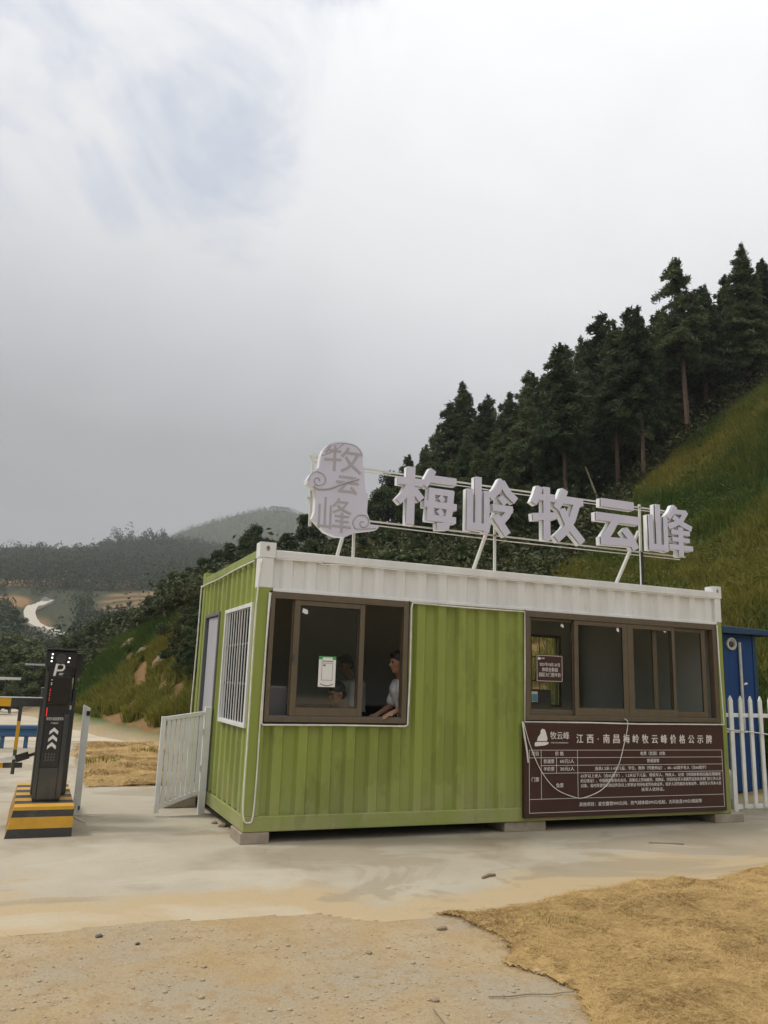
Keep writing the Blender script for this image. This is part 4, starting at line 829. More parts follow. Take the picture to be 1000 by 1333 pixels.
furn('computer_monitor', 'monitor', 'black monitor back turned to the first pane of the wide window', [('screen_body', [(3.16, .16, 1.26, 3.53, .20, 1.50)], 'black'), ('stand', [(3.31, .201, 1.15, 3.37, .24, 1.40), (3.22, .18, 1.125, 3.46, .34, 1.148)], 'black')])
furn('counter_desk', 'desk', 'dark counter inside the wide window', [('desk_top', [(3.12, .10, 1.085, 4.86, .58, 1.124)], 'desk'), ('front_panel', [(3.14, .12, .26, 4.84, .15, 1.085)], 'desk')])
pl_ = MB(); pl_.box(3.20, .155, 1.36, 3.345, .1585, 1.475); pl_ = pl_.build('payment_label', 'paper', None); tag(pl_, 'small green and blue payment label on the black monitor back', 'label')
m = MB(); m.box(3.205, .1525, 1.365, 3.27, .1545, 1.445); m.build('green_square', 'tealprint', pl_)
m = MB(); m.box(3.275, .1525, 1.365, 3.34, .1545, 1.445); m.build('blue_square', 'blueprint', pl_)
for k, (x, y, w, h, mt, lab) in enumerate(((.47, .30, .03, .09, 'pvc', 'small pale cup on the service desk next to the grey device'), (.56, .34, .022, .07, 'doorframe', 'small grey pot on the service desk, second from the grey device'), (.70, .30, .035, .055, 'charcoal', 'low dark bowl in the middle of the service desk'), (.86, .36, .025, .08, 'pvc', 'pale cup on the service desk beside the seated man'))):
    m = MB(); t = [(x + w * .55 * c, y + w * .55 * s) for c, s in ((math.cos(a), math.sin(a)) for a in np.linspace(0, 2 * math.pi, 13)[:-1])]
    m.flat(t, 1.1365, 1.1365 + h); tag(m.build('desk_cup', mt, None, bevel=.004), lab, 'cup')

# ============================================================ roof sign
rs = empty('roof_sign', (3.0, .1, 2.785), 'pale raised letters and crest on a light steel frame along the cabin roof', 'sign')
GL = {
 'plum': [([(22, 101), (22, -2)], 14), ([(0, 74), (43, 74)], 13), ([(20, 70), (12, 50), (1, 36)], 12), ([(26, 62), (41, 44)], 12), ([(60, 101), (52, 84), (45, 70)], 12), ([(55, 84), (101, 84)], 13),
          ([(59, 66), (55, 10)], 12), ([(53, 62), (96, 62)], 11), ([(92, 67), (89, 26), (84, 2), (68, 0)], 12), ([(45, 38), (102, 38)], 11), ([(50, 14), (101, 14)], 11), ([(72, 54), (78, 46)], 9), ([(70, 30), (77, 20)], 9)],
 'ridge': [([(23, 101), (23, 4)], 13), ([(6, 76), (6, -3)], 12), ([(40, 76), (40, -3)], 12), ([(0, 6), (46, 6)], 13), ([(73, 101), (62, 80), (47, 64)], 14), ([(71, 97), (84, 78), (101, 64)], 14), ([(68, 68), (79, 55)], 12), ([(52, 46), (94, 46)], 13), ([(90, 50), (82, 34), (72, 22)], 13), ([(58, 31), (84, -3)], 14)],
 'herd': [([(14, 100), (9, 82), (2, 66)], 12), ([(8, 80), (44, 80)], 12), ([(0, 40), (45, 47)], 13), ([(27, 101), (27, -2)], 14), ([(64, 101), (57, 82), (46, 62)], 14), ([(56, 80), (101, 80)], 13), ([(89, 78), (78, 44), (64, 20), (46, 2)], 14), ([(57, 62), (70, 34), (99, 1)], 14)],
 'cloud': [([(12, 91), (89, 91)], 17), ([(0, 60), (101, 60)], 17), ([(46, 58), (33, 34), (18, 12)], 16), ([(10, 9), (82, 11)], 16), ([(66, 38), (80, 22), (92, -2)], 16)],
 'peak': [([(22, 101), (22, 4)], 12), ([(5, 76), (5, -2)], 11), ([(39, 76), (39, -2)], 11), ([(0, 6), (44, 6)], 12), ([(64, 102), (57, 88), (46, 74)], 11), ([(58, 90), (90, 90)], 10), ([(90, 93), (76, 70), (46, 54)], 11), ([(58, 78), (78, 64), (101, 55)], 11), ([(52, 44), (96, 44)], 10), ([(54, 28), (95, 28)], 9), ([(46, 11), (102, 11)], 10), ([(74, 56), (74, -9)], 12)],
}
def strokes(mb, gl, x0, x1, z0, z1, y0, y1, grow=0.0, wsc=1.0, stag=.00035):
    sx, sz = (x1 - x0) / 100, (z1 - z0) / 100; sm = (sx + sz) / 2
    for i, (P, w) in enumerate(gl):
        h = w * wsc * sm / 2 + grow; Q = [Vector((x0 + p[0] * sx, z0 + p[1] * sz)) for p in P]; d0 = (Q[1] - Q[0]).normalized(); d1 = (Q[-1] - Q[-2]).normalized()
        Q[0] = Q[0] - d0 * grow; Q[-1] = Q[-1] + d1 * grow; lft = []; rgt = []
        for j, q in enumerate(Q):
            a = (Q[j] - Q[j - 1]).normalized() if j else d0; b = (Q[j + 1] - Q[j]).normalized() if j < len(Q) - 1 else d1
            t = (a + b).normalized(); nrm = Vector((-t.y, t.x)); k_ = h / max(.5, nrm.dot(Vector((-a.y, a.x)))); lft.append(q + nrm * k_); rgt.append(q - nrm * k_)
        mb.prism([(p.x, p.y) for p in rgt] + [(p.x, p.y) for p in lft[::-1]], y0 - i * stag, y1 + i * stag)
def channel_letter(key, x0, x1, z0, z1, lab):
    m = MB(); strokes(m, GL[key], x0, x1, z0, z1, .040, .048); f = m.build('letter', 'lav', rs); f['label'] = lab
    m = MB(); strokes(m, GL[key], x0, x1, z0, z1, .049, .071, grow=-.010); m.build('shadow_gap', 'gap', f)
    m = MB(); strokes(m, GL[key], x0, x1, z0, z1, .073, .138, grow=.001); m.build('letter_return', 'whitemetal', f)
for key, x0, x1, z0, z1, lab in (('plum', 1.49, 2.20, 3.225, 3.855, 'first letter beside the crest'), ('ridge', 2.345, 2.985, 3.24, 3.85, 'second letter'), ('herd', 3.225, 3.93, 3.225, 3.845, 'third letter'),
                            ('cloud', 4.125, 4.77, 3.235, 3.815, 'fourth letter, of few wide strokes'), ('peak', 4.925, 5.61, 3.25, 3.83, 'last letter')):
    channel_letter(key, x0, x1, z0, z1, lab)
CREST = [(0.618, 3.913), (0.671, 3.977), (0.746, 4.016), (0.861, 4.033), (0.978, 4.017), (1.049, 3.966), (1.071, 3.912), (1.068, 3.846), (1.101, 3.652), (1.117, 3.504), (1.147, 3.493), (1.145, 3.396), (1.142, 3.285), (1.171, 3.223), (1.186, 3.16), (1.288, 3.149), (1.26, 3.113), (1.048, 3.069), (0.982, 3.039), (0.908, 3.0), (0.804, 2.997), (0.681, 3.035), (0.536, 3.163), (0.56, 3.237), (0.561, 3.382), (0.547, 3.471), (0.509, 3.493), (0.461, 3.524), (0.458, 3.569), (0.501, 3.638), (0.581, 3.713), (0.587, 3.788), (0.601, 3.864)]
m = MB(); m.prism(CREST, .052, .064); cf = m.build('crest', 'lav', rs); cf['label'] = 'seal shaped crest with scrolls and grey lettering'
cc = (sum(p[0] for p in CREST) / len(CREST), sum(p[1] for p in CREST) / len(CREST))
m = MB(); m.prism([(cc[0] + (x - cc[0]) * .985, cc[1] + (z - cc[1]) * .99) for x, z in CREST], .064, .069); m.build('shadow_gap', 'gap', cf)
m = MB(); m.prism(CREST, .069, .150); m.build('crest_return', 'whitemetal', cf)
m = MB()
strokes(m, GL['herd'], .635, 1.055, 3.70, 3.97, .0500, .0535, wsc=.62); strokes(m, GL['cloud'], .775, 1.03, 3.47, 3.66, .0500, .0535, wsc=.78); strokes(m, GL['peak'], .59, .955, 3.07, 3.40, .0500, .0535, wsc=.62)
m.build('crest_lettering', 'lavgrey', cf)
def spline2(P, n=7):
    P = [Vector((p[0], p[1])) for p in P]; out = []
    for i in range(len(P) - 1):
        p0, p1, p2, p3 = P[max(i - 1, 0)], P[i], P[i + 1], P[min(i + 2, len(P) - 1)]
        for k in range(n):
            t = k / n; out.append(.5 * ((2 * p1) + (-p0 + p2) * t + (2 * p0 - 5 * p1 + 4 * p2 - p3) * t * t + (-p0 + 3 * p1 - 3 * p2 + p3) * t ** 3))
    return out + [P[-1]]
m = MB()
for P, rr in (([(0.475, 3.551), (0.490, 3.618), (0.556, 3.664), (0.64, 3.631), (0.655, 3.559), (0.601, 3.520), (0.545, 3.530), (0.538, 3.578), (0.575, 3.598), (0.598, 3.565)], .007), ([(0.530, 3.506), (0.584, 3.478), (0.714, 3.501), (0.863, 3.575), (1.033, 3.643)], .012),
              ([(1.01, 3.104), (0.985, 3.166), (1.031, 3.240), (1.105, 3.255), (1.155, 3.223), (1.160, 3.165), (1.118, 3.125), (1.075, 3.135), (1.068, 3.175), (1.105, 3.185)], .008), ([(1.01, 3.10), (1.10, 3.105), (1.25, 3.13)], .006), ([(.602, 3.846), (.66, 3.872), (.76, 3.935), (.845, 4.012)], .006), ([(.64, 3.93), (.74, 3.99), (.87, 4.018), (.99, 4.0), (1.055, 3.93)], .005)):
    m.tube([(p.x, .0512, p.y) for p in spline2(P)], rr, 6)
m.build('scroll_line', 'lavgrey', cf)
for z in (3.80, 3.775, 3.225, 3.19):
    thin = z in (3.775, 3.19); m = MB()
    if thin: m.tube([(1.1, .20, z), (3.0, .205, z - .012), (5.55, .20, z)], .006, 6)
    else: m.box(.56, .170, z - .008, 5.62, .188, z + .008)
    m.build('wire' if thin else 'rail', 'wire' if thin else 'steel', rs)
for x in (1.05, 2.79, 4.905):
    dk = 'steel'
    m = MB(); m.box(x - .014, .170, 2.787, x + .014, .192, 3.84); m.box(x - .05, .15, 2.786, x + .05, .24, 2.794); m.build('leg', dk, rs)
    m = MB(); m.bar((x, .21, 3.50), (x - .02, .72, 2.775), .032, .032); m.build('brace', 'steel', rs)
m = MB(); m.box(.535, .168, 3.10, .565, .19, 3.90); m.box(.50, .169, 3.84, .60, .188, 3.87); m.box(.50, .169, 3.38, .56, .188, 3.41); m.build('leg', 'steel', rs)
m = MB(); m.tube([(4.905, .160, 2.80), (4.905, .158, 3.0), (4.908, .160, 3.22)], .016, 7); m.build('black_tape', 'gap', rs)

# ============================================================ parking terminal on its island
isl = MB(); zt = .275
isl_o = empty('traffic_island', (-1.73, 1.6, 0), 'black and yellow striped concrete island under the parking terminal', 'island')
lev = [(0, 'blackpaint'), (.085, 'yellow'), (.185, 'blackpaint'), (.245, 'yellow'), (.275, None)]
def tap(z): k = z / zt; return -2.03 + .055 * k, -1.45 + .0 * k, .735 + .035 * k, 2.6 - .03 * k
body = MB()
for i in range(4):
    z0, z1 = lev[i][0], lev[i + 1][0]; a = tap(z0); b = tap(z1); body.cm = 0 if lev[i][1] == 'blackpaint' else 1
    # front
    body.add([(a[0], a[2], z0), (a[1], a[2], z0), (b[1], b[2], z1), (b[0], b[2], z1)], [(0, 1, 2, 3)])
    # sides carry stripes along their length
ys = np.linspace(.77, 2.57, 10)
for k in range(9):
    body.cm = 1 if k % 2 == 0 else 0; y0, y1 = ys[k], ys[k + 1]; a = tap(0); b = tap(zt)
    y0b = .735 if k == 0 else y0
    body.add([(b[0], y0, zt), (b[1], y0, zt), (b[1], y1, zt), (b[0], y1, zt)], [(0, 1, 2, 3)])
    body.add([(a[1], y0b, 0), (a[1], y1, 0), (b[1], y1, zt), (b[1], y0, zt)], [(0, 1, 2, 3)]); body.add([(a[0], y0b, 0), (b[0], y0, zt), (b[0], y1, zt), (a[0], y1, 0)], [(0, 1, 2, 3)])
a = tap(0); b = tap(zt); body.add([(a[0], 2.57, 0), (a[1], 2.57, 0), (b[1], 2.57, zt), (b[0], 2.57, zt)], [(0, 3, 2, 1)])
body.build('kerb_body', ['blackpaint', 'yellow'], isl_o)
pt = empty('parking_terminal', (-1.70, 1.22, zt), 'tall black parking terminal with white P, chevrons and camera head', 'parking terminal')
x0, x1, yf, yb_ = -1.828, -1.575, 1.09, 1.36
m = MB(); m.box(x0, yf, zt + .002, x1, yb_, 1.70); m.build('housing', 'black', pt, bevel=.008)
m = MB(); m.box(x0 + .035, yf - .010, zt + .02, x1 - .045, yf + .002, .585); m.build('service_panel', 'charcoal', pt, bevel=.004)
m = MB(); m.box(x0 - .004, yf - .014, .30, x0 + .03, yf + .01, 1.52); m.build('side_bezel', 'charcoal', pt, bevel=.005)
m = MB(); m.box(x1 - .042, yf - .014, .30, x1 + .004, yf + .01, 1.10); m.build('side_bezel', 'charcoal', pt, bevel=.005)
m = MB(); m.box(x0 + .034, yf - .006, .60, x1 - .046, yf + .002, 1.30); m.build('front_panel', 'black', pt, bevel=.003)
scr = MB(); scr.prism([(x0 + .045, 1.20), (x1 - .03, 1.20), (x1 - .022, 1.47), (x0 + .05, 1.47)], yf - .055, yf - .0005); scr = scr.build('display', 'screen', pt, bevel=.006)
MT['led'] = mat('white_led', (.8, .8, .8), .4)
bs = MT['led'].node_tree.nodes['Principled BSDF']; bs.inputs['Emission Color'].default_value = (1, 1, .95, 1); bs.inputs['Emission Strength'].default_value = 1.2
MT['ledred'] = mat('red_led', (.5, .02, .02), .4)
bs = MT['ledred'].node_tree.nodes['Principled BSDF']; bs.inputs['Emission Color'].default_value = (1, .05, .05, 1); bs.inputs['Emission Strength'].default_value = .5
m = MB()
for z in (1.40, 1.385, 1.43): m.box(x0 + .052, yf - .058, z, x0 + .062, yf - .0555, z + .010)
m.build('led_dot', 'ink', scr)
m = MB()
for z in (1.34, 1.325, 1.30, 1.28, 1.255, 1.235): m.box(x0 + .048, yf - .058, z, x0 + .056, yf - .0555, z + .008)
m.build('led_text', 'ledred', scr)
m = MB(); m.box(x0 + .04, yf - .016, 1.08, x0 + .047, yf - .0085, 1.165); m.build('red_mark', 'ledred', pt)
hd = MB(); hd.box(x0 - .02, yf - .03, 1.555, x1 + .015, yf + .22, 1.725); hd = hd.build('camera_head', 'black', pt, bevel=.012)
m = MB(); m.box(x0 - .03, yf - .07, 1.727, x1 + .085, yf + .26, 1.742); m.build('rain_lid', 'black', hd, bevel=.003)
m = MB(); m.prism([(x1 + .016, 1.22), (x1 + .03, 1.22), (x1 + .072, 1.70), (x1 + .016, 1.70)], yf + .06, yf + .24); m.build('rear_cover', 'black', hd, bevel=.005)
m = MB(); m.lathe_y(-1.705, 1.642, [(.052, yf - .0305), (.052, yf - .046), (.044, yf - .050), (.042, yf - .044), (.010, yf - .043)]); m.build('lens', 'charcoal', hd, smooth=False)
for dx, dz in ((-.085, .045), (-.087, .01), (-.089, -.025), (.077, .012), (.070, -.027)): MB().lathe_y(-1.705 + dx, 1.642 + dz, [(.0085, yf - .0305), (.0085, yf - .035)], 10).build('lamp', 'led', hd)
m = MB()
m.prism([(-1.755, 1.435 + .055), (-1.735, 1.435 + .055), (-1.722, 1.54 + .06), (-1.742, 1.54 + .06)], yf - .0345, yf - .0305)
m2 = MB()
sp = [(-1.742, 1.585), (-1.70, 1.592), (-1.672, 1.580), (-1.668, 1.555), (-1.682, 1.532), (-1.735, 1.528)]
def band2(mb, P, w, y0, y1):
    Q = [Vector(p) for p in P]; lf = []; rg = []
    for j, q in enumerate(Q):
        a = (Q[j] - Q[j - 1]).normalized() if j else (Q[1] - Q[0]).normalized(); b = (Q[j + 1] - Q[j]).normalized() if j < len(Q) - 1 else a
        t = (a + b).normalized(); nn = Vector((-t.y, t.x)) * w / 2; lf.append(q + nn); rg.append(q - nn)
    for j in range(len(Q) - 1): mb.prism([tuple(rg[j]), tuple(rg[j + 1]), tuple(lf[j + 1]), tuple(lf[j])], y0 - .0002 * j, y1)
m2.prism([(-1.765, 1.475), (-1.742, 1.475), (-1.726, 1.595), (-1.749, 1.595)], yf - .0360, yf - .0315)
band2(m2, sp, .018, yf - .0365, yf - .0315); m2.box(-1.71, yf - .034, 1.497, -1.672, yf - .0315, 1.503); m2.box(-1.712, yf - .034, 1.484, -1.676, yf - .0315, 1.490)
m = MB(); m.prism([(x0 + .036, 1.4705), (x1 - .03, 1.4705), (x1 - .02, 1.554), (x0 + .02, 1.554)], yf - .031, yf - .001); hp = m.build('logo_panel', 'black', pt)
m2.build('parking_mark', 'ink', hp)
m = MB()
for z in (.80, .87, .94): 
    cx = -1.705 + (z - .80) * .05
    m.prism([(cx - .040, z - .035), (cx, z - .002), (cx + .040, z - .035), (cx + .042, z - .002), (cx, z + .034), (cx - .038, z - .002)], yf - .0095, yf - .0065)
m.build('chevron', 'ink', pt)
textpart('lettering', [('欢迎光临智慧停车', .034, -1.70, 1.055, dict(width=.16)), ('weigaiy', .022, -1.70, 1.018, dict(width=.07))], yf - .0065, 'ink', pt)
m = MB()
for r_ in range(3):
    for c_ in range(4): m.prism([(-1.755 + c_ * .026, .655 + r_ * .028), (-1.746 + c_ * .026, .655 + r_ * .028), (-1.742 + c_ * .026, .670 + r_ * .028), (-1.751 + c_ * .026, .670 + r_ * .028)], yf - .0085, yf - .0062)
m.build('speaker_slot', 'doorframe', pt)
bm_ = empty('barrier_machine', (-1.67, 1.75, zt), 'dark grey boom barrier cabinet standing behind the black terminal', 'barrier')
m = MB(); m.box(-1.845, 1.56, zt + .002, -1.505, 1.95, 1.325); m.build('housing', 'charcoal', bm_, bevel=.012)
m = MB(); m.box(-1.85, 1.555, 1.3255, -1.50, 1.955, 1.345); m.build('lid', 'charcoal', bm_, bevel=.004)
m = MB(); m.box(-1.575, 1.554, 1.13, -1.54, 1.559, 1.17); m.build('latch', 'paper', bm_)
arm = MB()
def arm_stripes(nm, pts, w, h, lens, parent, first=0):
    a, b = Vector(pts[0]), Vector(pts[1]); L = (b - a).length; t = 0; k = first; mb = MB()
    for ln in lens:
        if t >= L: break
        mb.cm = k % 2; e = min(L, t + ln); mb.bar(a + (b - a) * (t / L), a + (b - a) * (e / L), w, h); t = e; k += 1
    return mb.build(nm, ['charcoal', 'yellowbar'], parent)
ar = arm_stripes('boom_arm', [(-1.846, 1.50, 1.197), (-6.2, 1.50, 1.197)], .04, .085, [.28, .34] * 10, bm_)
m = MB(); m.box(-6.2, 1.475, 1.241, -1.83, 1.525, 1.25); m.build('arm_cap', 'whitemetal', ar)
for k in range(5):
    x = -2.03 - k * .9; arm_stripes('hanging_bar', [(x, 1.50, 1.15), (x - .004, 1.50, .49)], .035, .055, [.14, .28, .30], ar)
arm_stripes('lower_arm', [(-1.95, 1.50, .575), (-5.65, 1.50, .575)], .03, .05, [.18, .3] * 10, ar)
m = MB(); m.bar((-1.845, 1.46, .69), (-1.92, 1.46, .665), .03, .03); m.bar((-1.90, 1.46, .68), (-2.02, 1.46, .640), .05, .07); m.build('hinge', 'black', ar)
m = MB(); m.bar((-1.98, 1.462, .662), (-2.35, 1.462, .600), .02, .035); m.build('link_rod', 'whitemetal', ar)
m = MB(); m.box(-1.70, 1.37, .9, -1.66, 1.45, .92)
# white induction post
wp = empty('sensor_post', (-1.355, 2.0, 0), 'white square post with a dark sensor, right of the parking terminal', 'post')
m = MB(); m.box(-1.395, 1.96, 0, -1.32, 2.035, 1.13); m.prism([(-1.395, 1.1305), (-1.32, 1.1305), (-1.395, 1.165)], 1.96, 2.035); m.build('post', 'whitemetal', wp, bevel=.004)
m = MB(); m.box(-1.358, 1.950, 1.05, -1.322, 1.9585, 1.10); m.build('sensor_window', 'rubber', wp)
m = MB(); m.box(-1.345, 1.952, .06, -1.325, 1.9595, .10); m.build('junction_box', 'charcoal', wp)
cable('cable', [(-1.36, 1.95, .09), (-1.37, 1.90, .02), (-1.30, 1.85, .018), (-1.18, 1.80, .018), (-1.08, 1.78, .018)], 'white cable end trailing right over the concrete from the sensor post', .006)
cable('cable', [(-1.37, 1.95, .07), (-1.385, 1.85, .018), (-1.36, 1.65, .018), (-1.30, 1.42, .018)], 'white cable end trailing forward over the concrete from the sensor post', .005)

# white swing gate by the cabin
gt = empty('swing_gate', (-.02, 1.8, 0), 'white steel picket gate standing open beside the cabin door', 'gate')
hx, hy = -.048, 1.79; ex, ey = -.545, 1.70
m = MB(); m.box(-.085, 1.755, 0, -.012, 1.825, 1.175); m.build('gate_post', 'whitemetal', gt, bevel=.004)
P = lambda t, z: (hx - .045 + (ex - hx + .045) * t, hy - .01 + (ey - hy) * t, z)
zt_ = lambda t: 1.105 - .065 * t; zb2 = lambda t: .245 - .145 * t
lf = MB().bar(P(0, zt_(0)), P(1, zt_(1)), .035, .045).build('leaf_rail', 'whitemetal', gt, bevel=.003)
MB().bar(P(0, zb2(0)), P(1, zb2(1)), .035, .045).build('leaf_rail', 'whitemetal', gt, bevel=.003)
m = MB(); m.bar(P(1.02, .045), P(1.02, zt_(1) + .025), .05, .05); m.build('end_stile', 'whitemetal', lf, bevel=.003)
m = MB()
for k in range(8):
    t = .06 + k * .117; m.bar(P(t, zb2(t) + .0235), P(t, zt_(t) - .0235), .042, .018)
m.build('pickets', 'whitemetal', lf, bevel=.002)
m = MB(); m.box(-.095, 1.750, .86, -.0855, 1.80, .93); m.box(-.095, 1.750, .46, -.0855, 1.80, .53); m.build('hinge', 'steel', gt)

# white picket fence and blue toilet on the right
fn = empty('picket_fence', (7.5, .38, 0), 'white steel picket fence running from the cabin to the right', 'fence')
m = MB(); m.box(6.30, .388, 1.225, 9.6, .418, 1.275); m.build('top_rail', 'whitemetal', fn, bevel=.003)
m = MB(); m.box(6.44, .388, .085, 9.6, .418, .14); m.build('bottom_rail', 'whitemetal', fn, bevel=.003)
for k in range(18):
    x = 6.455 + k * .173; w = .028 if k else .034; m = MB(); z0 = .0 if k % 9 == 0 else .145
    if k % 9 == 0: pz = [(x - w, 0), (x + w, 0), (x + w, 1.44), (x, 1.50), (x - w, 1.44)]
    else: pz = [(x - w, .10), (x + w, .10), (x + w, 1.44), (x, 1.50), (x - w, 1.44)]
    m.prism(pz, .362, .3865); m.build('fence_post' if k % 9 == 0 else 'picket', 'whitemetal', fn, bevel=.003)
wb = empty('portable_toilet', (7.9, 2.3, 0), 'blue sheet metal portable toilet behind the white picket fence', 'toilet')
tx0, tx1, ty0, ty1 = 7.30, 8.33, 1.65, 2.85
m = MB(); m.box(tx0, ty0, .10, tx1, ty1, 2.42); m.build('body', 'blue', wb, bevel=.01)
m = MB(); m.box(tx0 + .05, ty0 + .05, .0, tx1 - .05, ty1 - .05, .10); m.build('skid', 'charcoal', wb)
m = MB(); m.prism([(tx0 - .12, 2.4205), (tx1 + .32, 2.4205), (tx1 + .32, 2.50), (tx0 - .12, 2.54)], ty0 - .13, ty1 + .12); m.build('roof', 'toiletroof', wb, bevel=.01)
m = MB(); m.box(tx1 - .055, ty0 - .012, .11, tx1 + .012, ty0 + .03, 2.418); m.build('corner_trim', 'toiletroof', wb)
vt = MB(); vt.lathe_y(7.835, 2.27, [(.095, ty0 - .001), (.095, ty0 - .03), (.07, ty0 - .035), (.066, ty0 - .012), (.03, ty0 - .010)]); vt = vt.build('vent', 'pvc', wb)
m = MB(); m.lathe_y(7.83, 2.265, [(.045, ty0 - .013), (.045, ty0 - .03), (.02, ty0 - .034)], 16); m.build('vent_cap', 'charcoal', vt)
m = MB(); m.tube([(7.99, ty0 - .025, 2.30), (7.992, ty0 - .025, 1.0)], .022, 8); m.box(7.60, ty0 - .03, .955, 8.05, ty0 - .002, .985); m.build('vent_pipe', 'pvc', wb)
m = MB(); m.prism([(8.06, 1.66), (8.12, 1.665), (8.14, 1.69), (8.10, 1.70), (8.07, 1.685)], ty0 - .005, ty0 - .001); m.build('sticker', 'paper', wb)
dpz = MB(); R2 = .13; c_ = (6.98, .95)
dpts = [(6.72, .95, .50), (6.80, .95, .50)] + [(6.80 + .16 * math.sin(a), .95, .34 + .16 * math.cos(a)) for a in np.linspace(.2, 1.57, 6)] + [(6.96, .95, .02)]
dp_o = MB().tube(dpts, .07, 14).build('drain_pipe', 'pvc', smooth=True); tag(dp_o, 'fat white plastic drain pipe bending down behind the first pickets', 'pipe')
for k, z in enumerate((.13, .20, .27)):
    m = MB(); t = [(6.96 + .074 * math.cos(a), .95 + .074 * math.sin(a)) for a in np.linspace(0, 6.283, 19)[:-1]]; m.flat(t, z, z + .012); m.build('pipe_ring', 'pvc', dp_o)
m = MB(); m.box(7.05, 1.2, 0, 7.22, 1.38, .09); tag(m.build('brick', 'block', None, bevel=.008), 'reddish brick on the ground behind the picket fence', 'brick')
cable('cable', [(6.02, .05, 2.36), (6.05, .06, 2.3), (6.06, .08, 1.6), (6.07, .12, 1.28)], 'black pipe strap hanging beside the top right corner of the cabin', .016, 'rubber')
cable('cable', [(6.04, .1, 1.24), (6.3, .34, 1.09), (6.9, .345, 1.03), (7.5, .345, .98), (8.2, .34, 1.05)], 'thin pale cable slung behind the picket fence rail', .007)

# blue guard rail, street lamps
gr = empty('guard_rail', (-3.4, 10.2, 0), 'blue steel guard rail beside the road behind the barrier', 'guard rail')
m = MB(); prof = [(0, .42), (-.035, .40), (-.035, .355), (0, .33), (0, .29), (-.035, .265), (-.035, .22), (0, .20)]
n = len(prof); ax, bx_ = -1.72, -7.0
m.add([(ax, 10.2 + p[0], p[1] + .03) for p in prof] + [(bx_, 10.2 + p[0], p[1] + .03) for p in prof], [(i, i + 1, n + i + 1, n + i) for i in range(n - 1)]); sol = m.build('beam', 'bluerail', gr, fix=False)
sm = sol.modifiers.new('solid', 'SOLIDIFY'); sm.thickness = .006
for x in (-1.95, -2.38, -3.3, -4.3, -5.3, -6.3): m = MB(); m.box(x - .04, 10.206, 0, x + .04, 10.30, .42); m.build('post', 'bluerail', gr)
gr2 = empty('guard_rail', (-4.6, 16, 0), 'farther blue grey guard rail on the road edge near the pale lamp', 'guard rail')
m = MB(); m.bar((-2.45, 24, .5), (-5.5, 24, .5), .05, .18); m.build('beam', 'doorframe', gr2)
for x in (-2.6, -3.3, -4.2, -5.2): m = MB(); m.box(x - .04, 24.03, 0, x + .04, 24.12, .5); m.build('post', 'doorframe', gr2)
def lamp(u, d, ztop, lab):
    x, y = pol(u, d); z0 = float(height(x, y)); o = empty('street_lamp', (x, y, z0), lab, 'street lamp')
    m = MB(); m.tube([(x, y, z0 - .2), (x, y, ztop)], [.06, .045], 8); m.build('pole', 'charcoal', o)
    m = MB(); m.box(x - .55, y - .16, ztop, x + .55, y + .16, ztop + .10); m.bar((x - .5, y, ztop - .03), (x + .1, y, ztop + .02), .05, .05); m.build('lamp_head', 'lampmetal', o)
lamp(10, 38, 1.05 + .05, 'pale headed street lamp at the left edge above the barrier arm')
lamp(45, 52, 1.80, 'small street lamp just left of the terminal top')
hx_, hy_ = pol(48, 268); hz = float(height(hx_, hy_)); fh = empty('far_hut', (hx_, hy_, hz), 'tiny pale hut at the end of the winding valley road', 'hut')
m = MB(); m.box(hx_ - 1.1, hy_ - 1, hz - 1, hx_ + 1.1, hy_ + 1, hz + 1.2); m.build('wall', 'farwall', fh); m = MB(); m.prism([(hx_ - 1.3, hz + 1.2), (hx_ + 1.3, hz + 1.2), (hx_, hz + 1.8)], hy_ - 1.2, hy_ + 1.2); m.build('roof', 'farwall', fh)
hx_, hy_ = pol(352, 985); hz = float(height(hx_, hy_)); fh = empty('summit_building', (hx_, hy_, hz), 'low flat building on the summit of the far hazy hill', 'building')
m = MB(); m.box(hx_ - 12, hy_ - 5, hz - 8, hx_ + 12, hy_ + 5, hz + 3.2); m.build('wall', 'farwall', fh); m = MB(); m.box(hx_ - 13, hy_ - 6, hz + 3.2, hx_ + 10, hy_ + 6, hz + 4); m.build('roof', 'farwall', fh)
# boulders on the left bank
for (u, d, s, lab) in ((92, 33.5, .8, 'pale boulder outcrop on the left bank beside the terminal top'), (58, 37, .8, 'tan rock ledge at the foot of the left bank near the lamp'), (166, 33, .55, 'small tan rock sticking out of the grassy left bank'), (186, 30, .5, 'long tan rock face in the middle of the grassy left bank'), (210, 27.5, .45, 'tan rock on the left bank close to the cabin')):
    x, y = pol(u, d); me = stone_mesh(s, int(u), .95); me.materials.append(MT['rock']); o = link('boulder', me); o.location = (x, y, float(height(x, y)) - s * .35); o.rotation_euler = (0, 0, u); tag(o, lab, 'boulder')

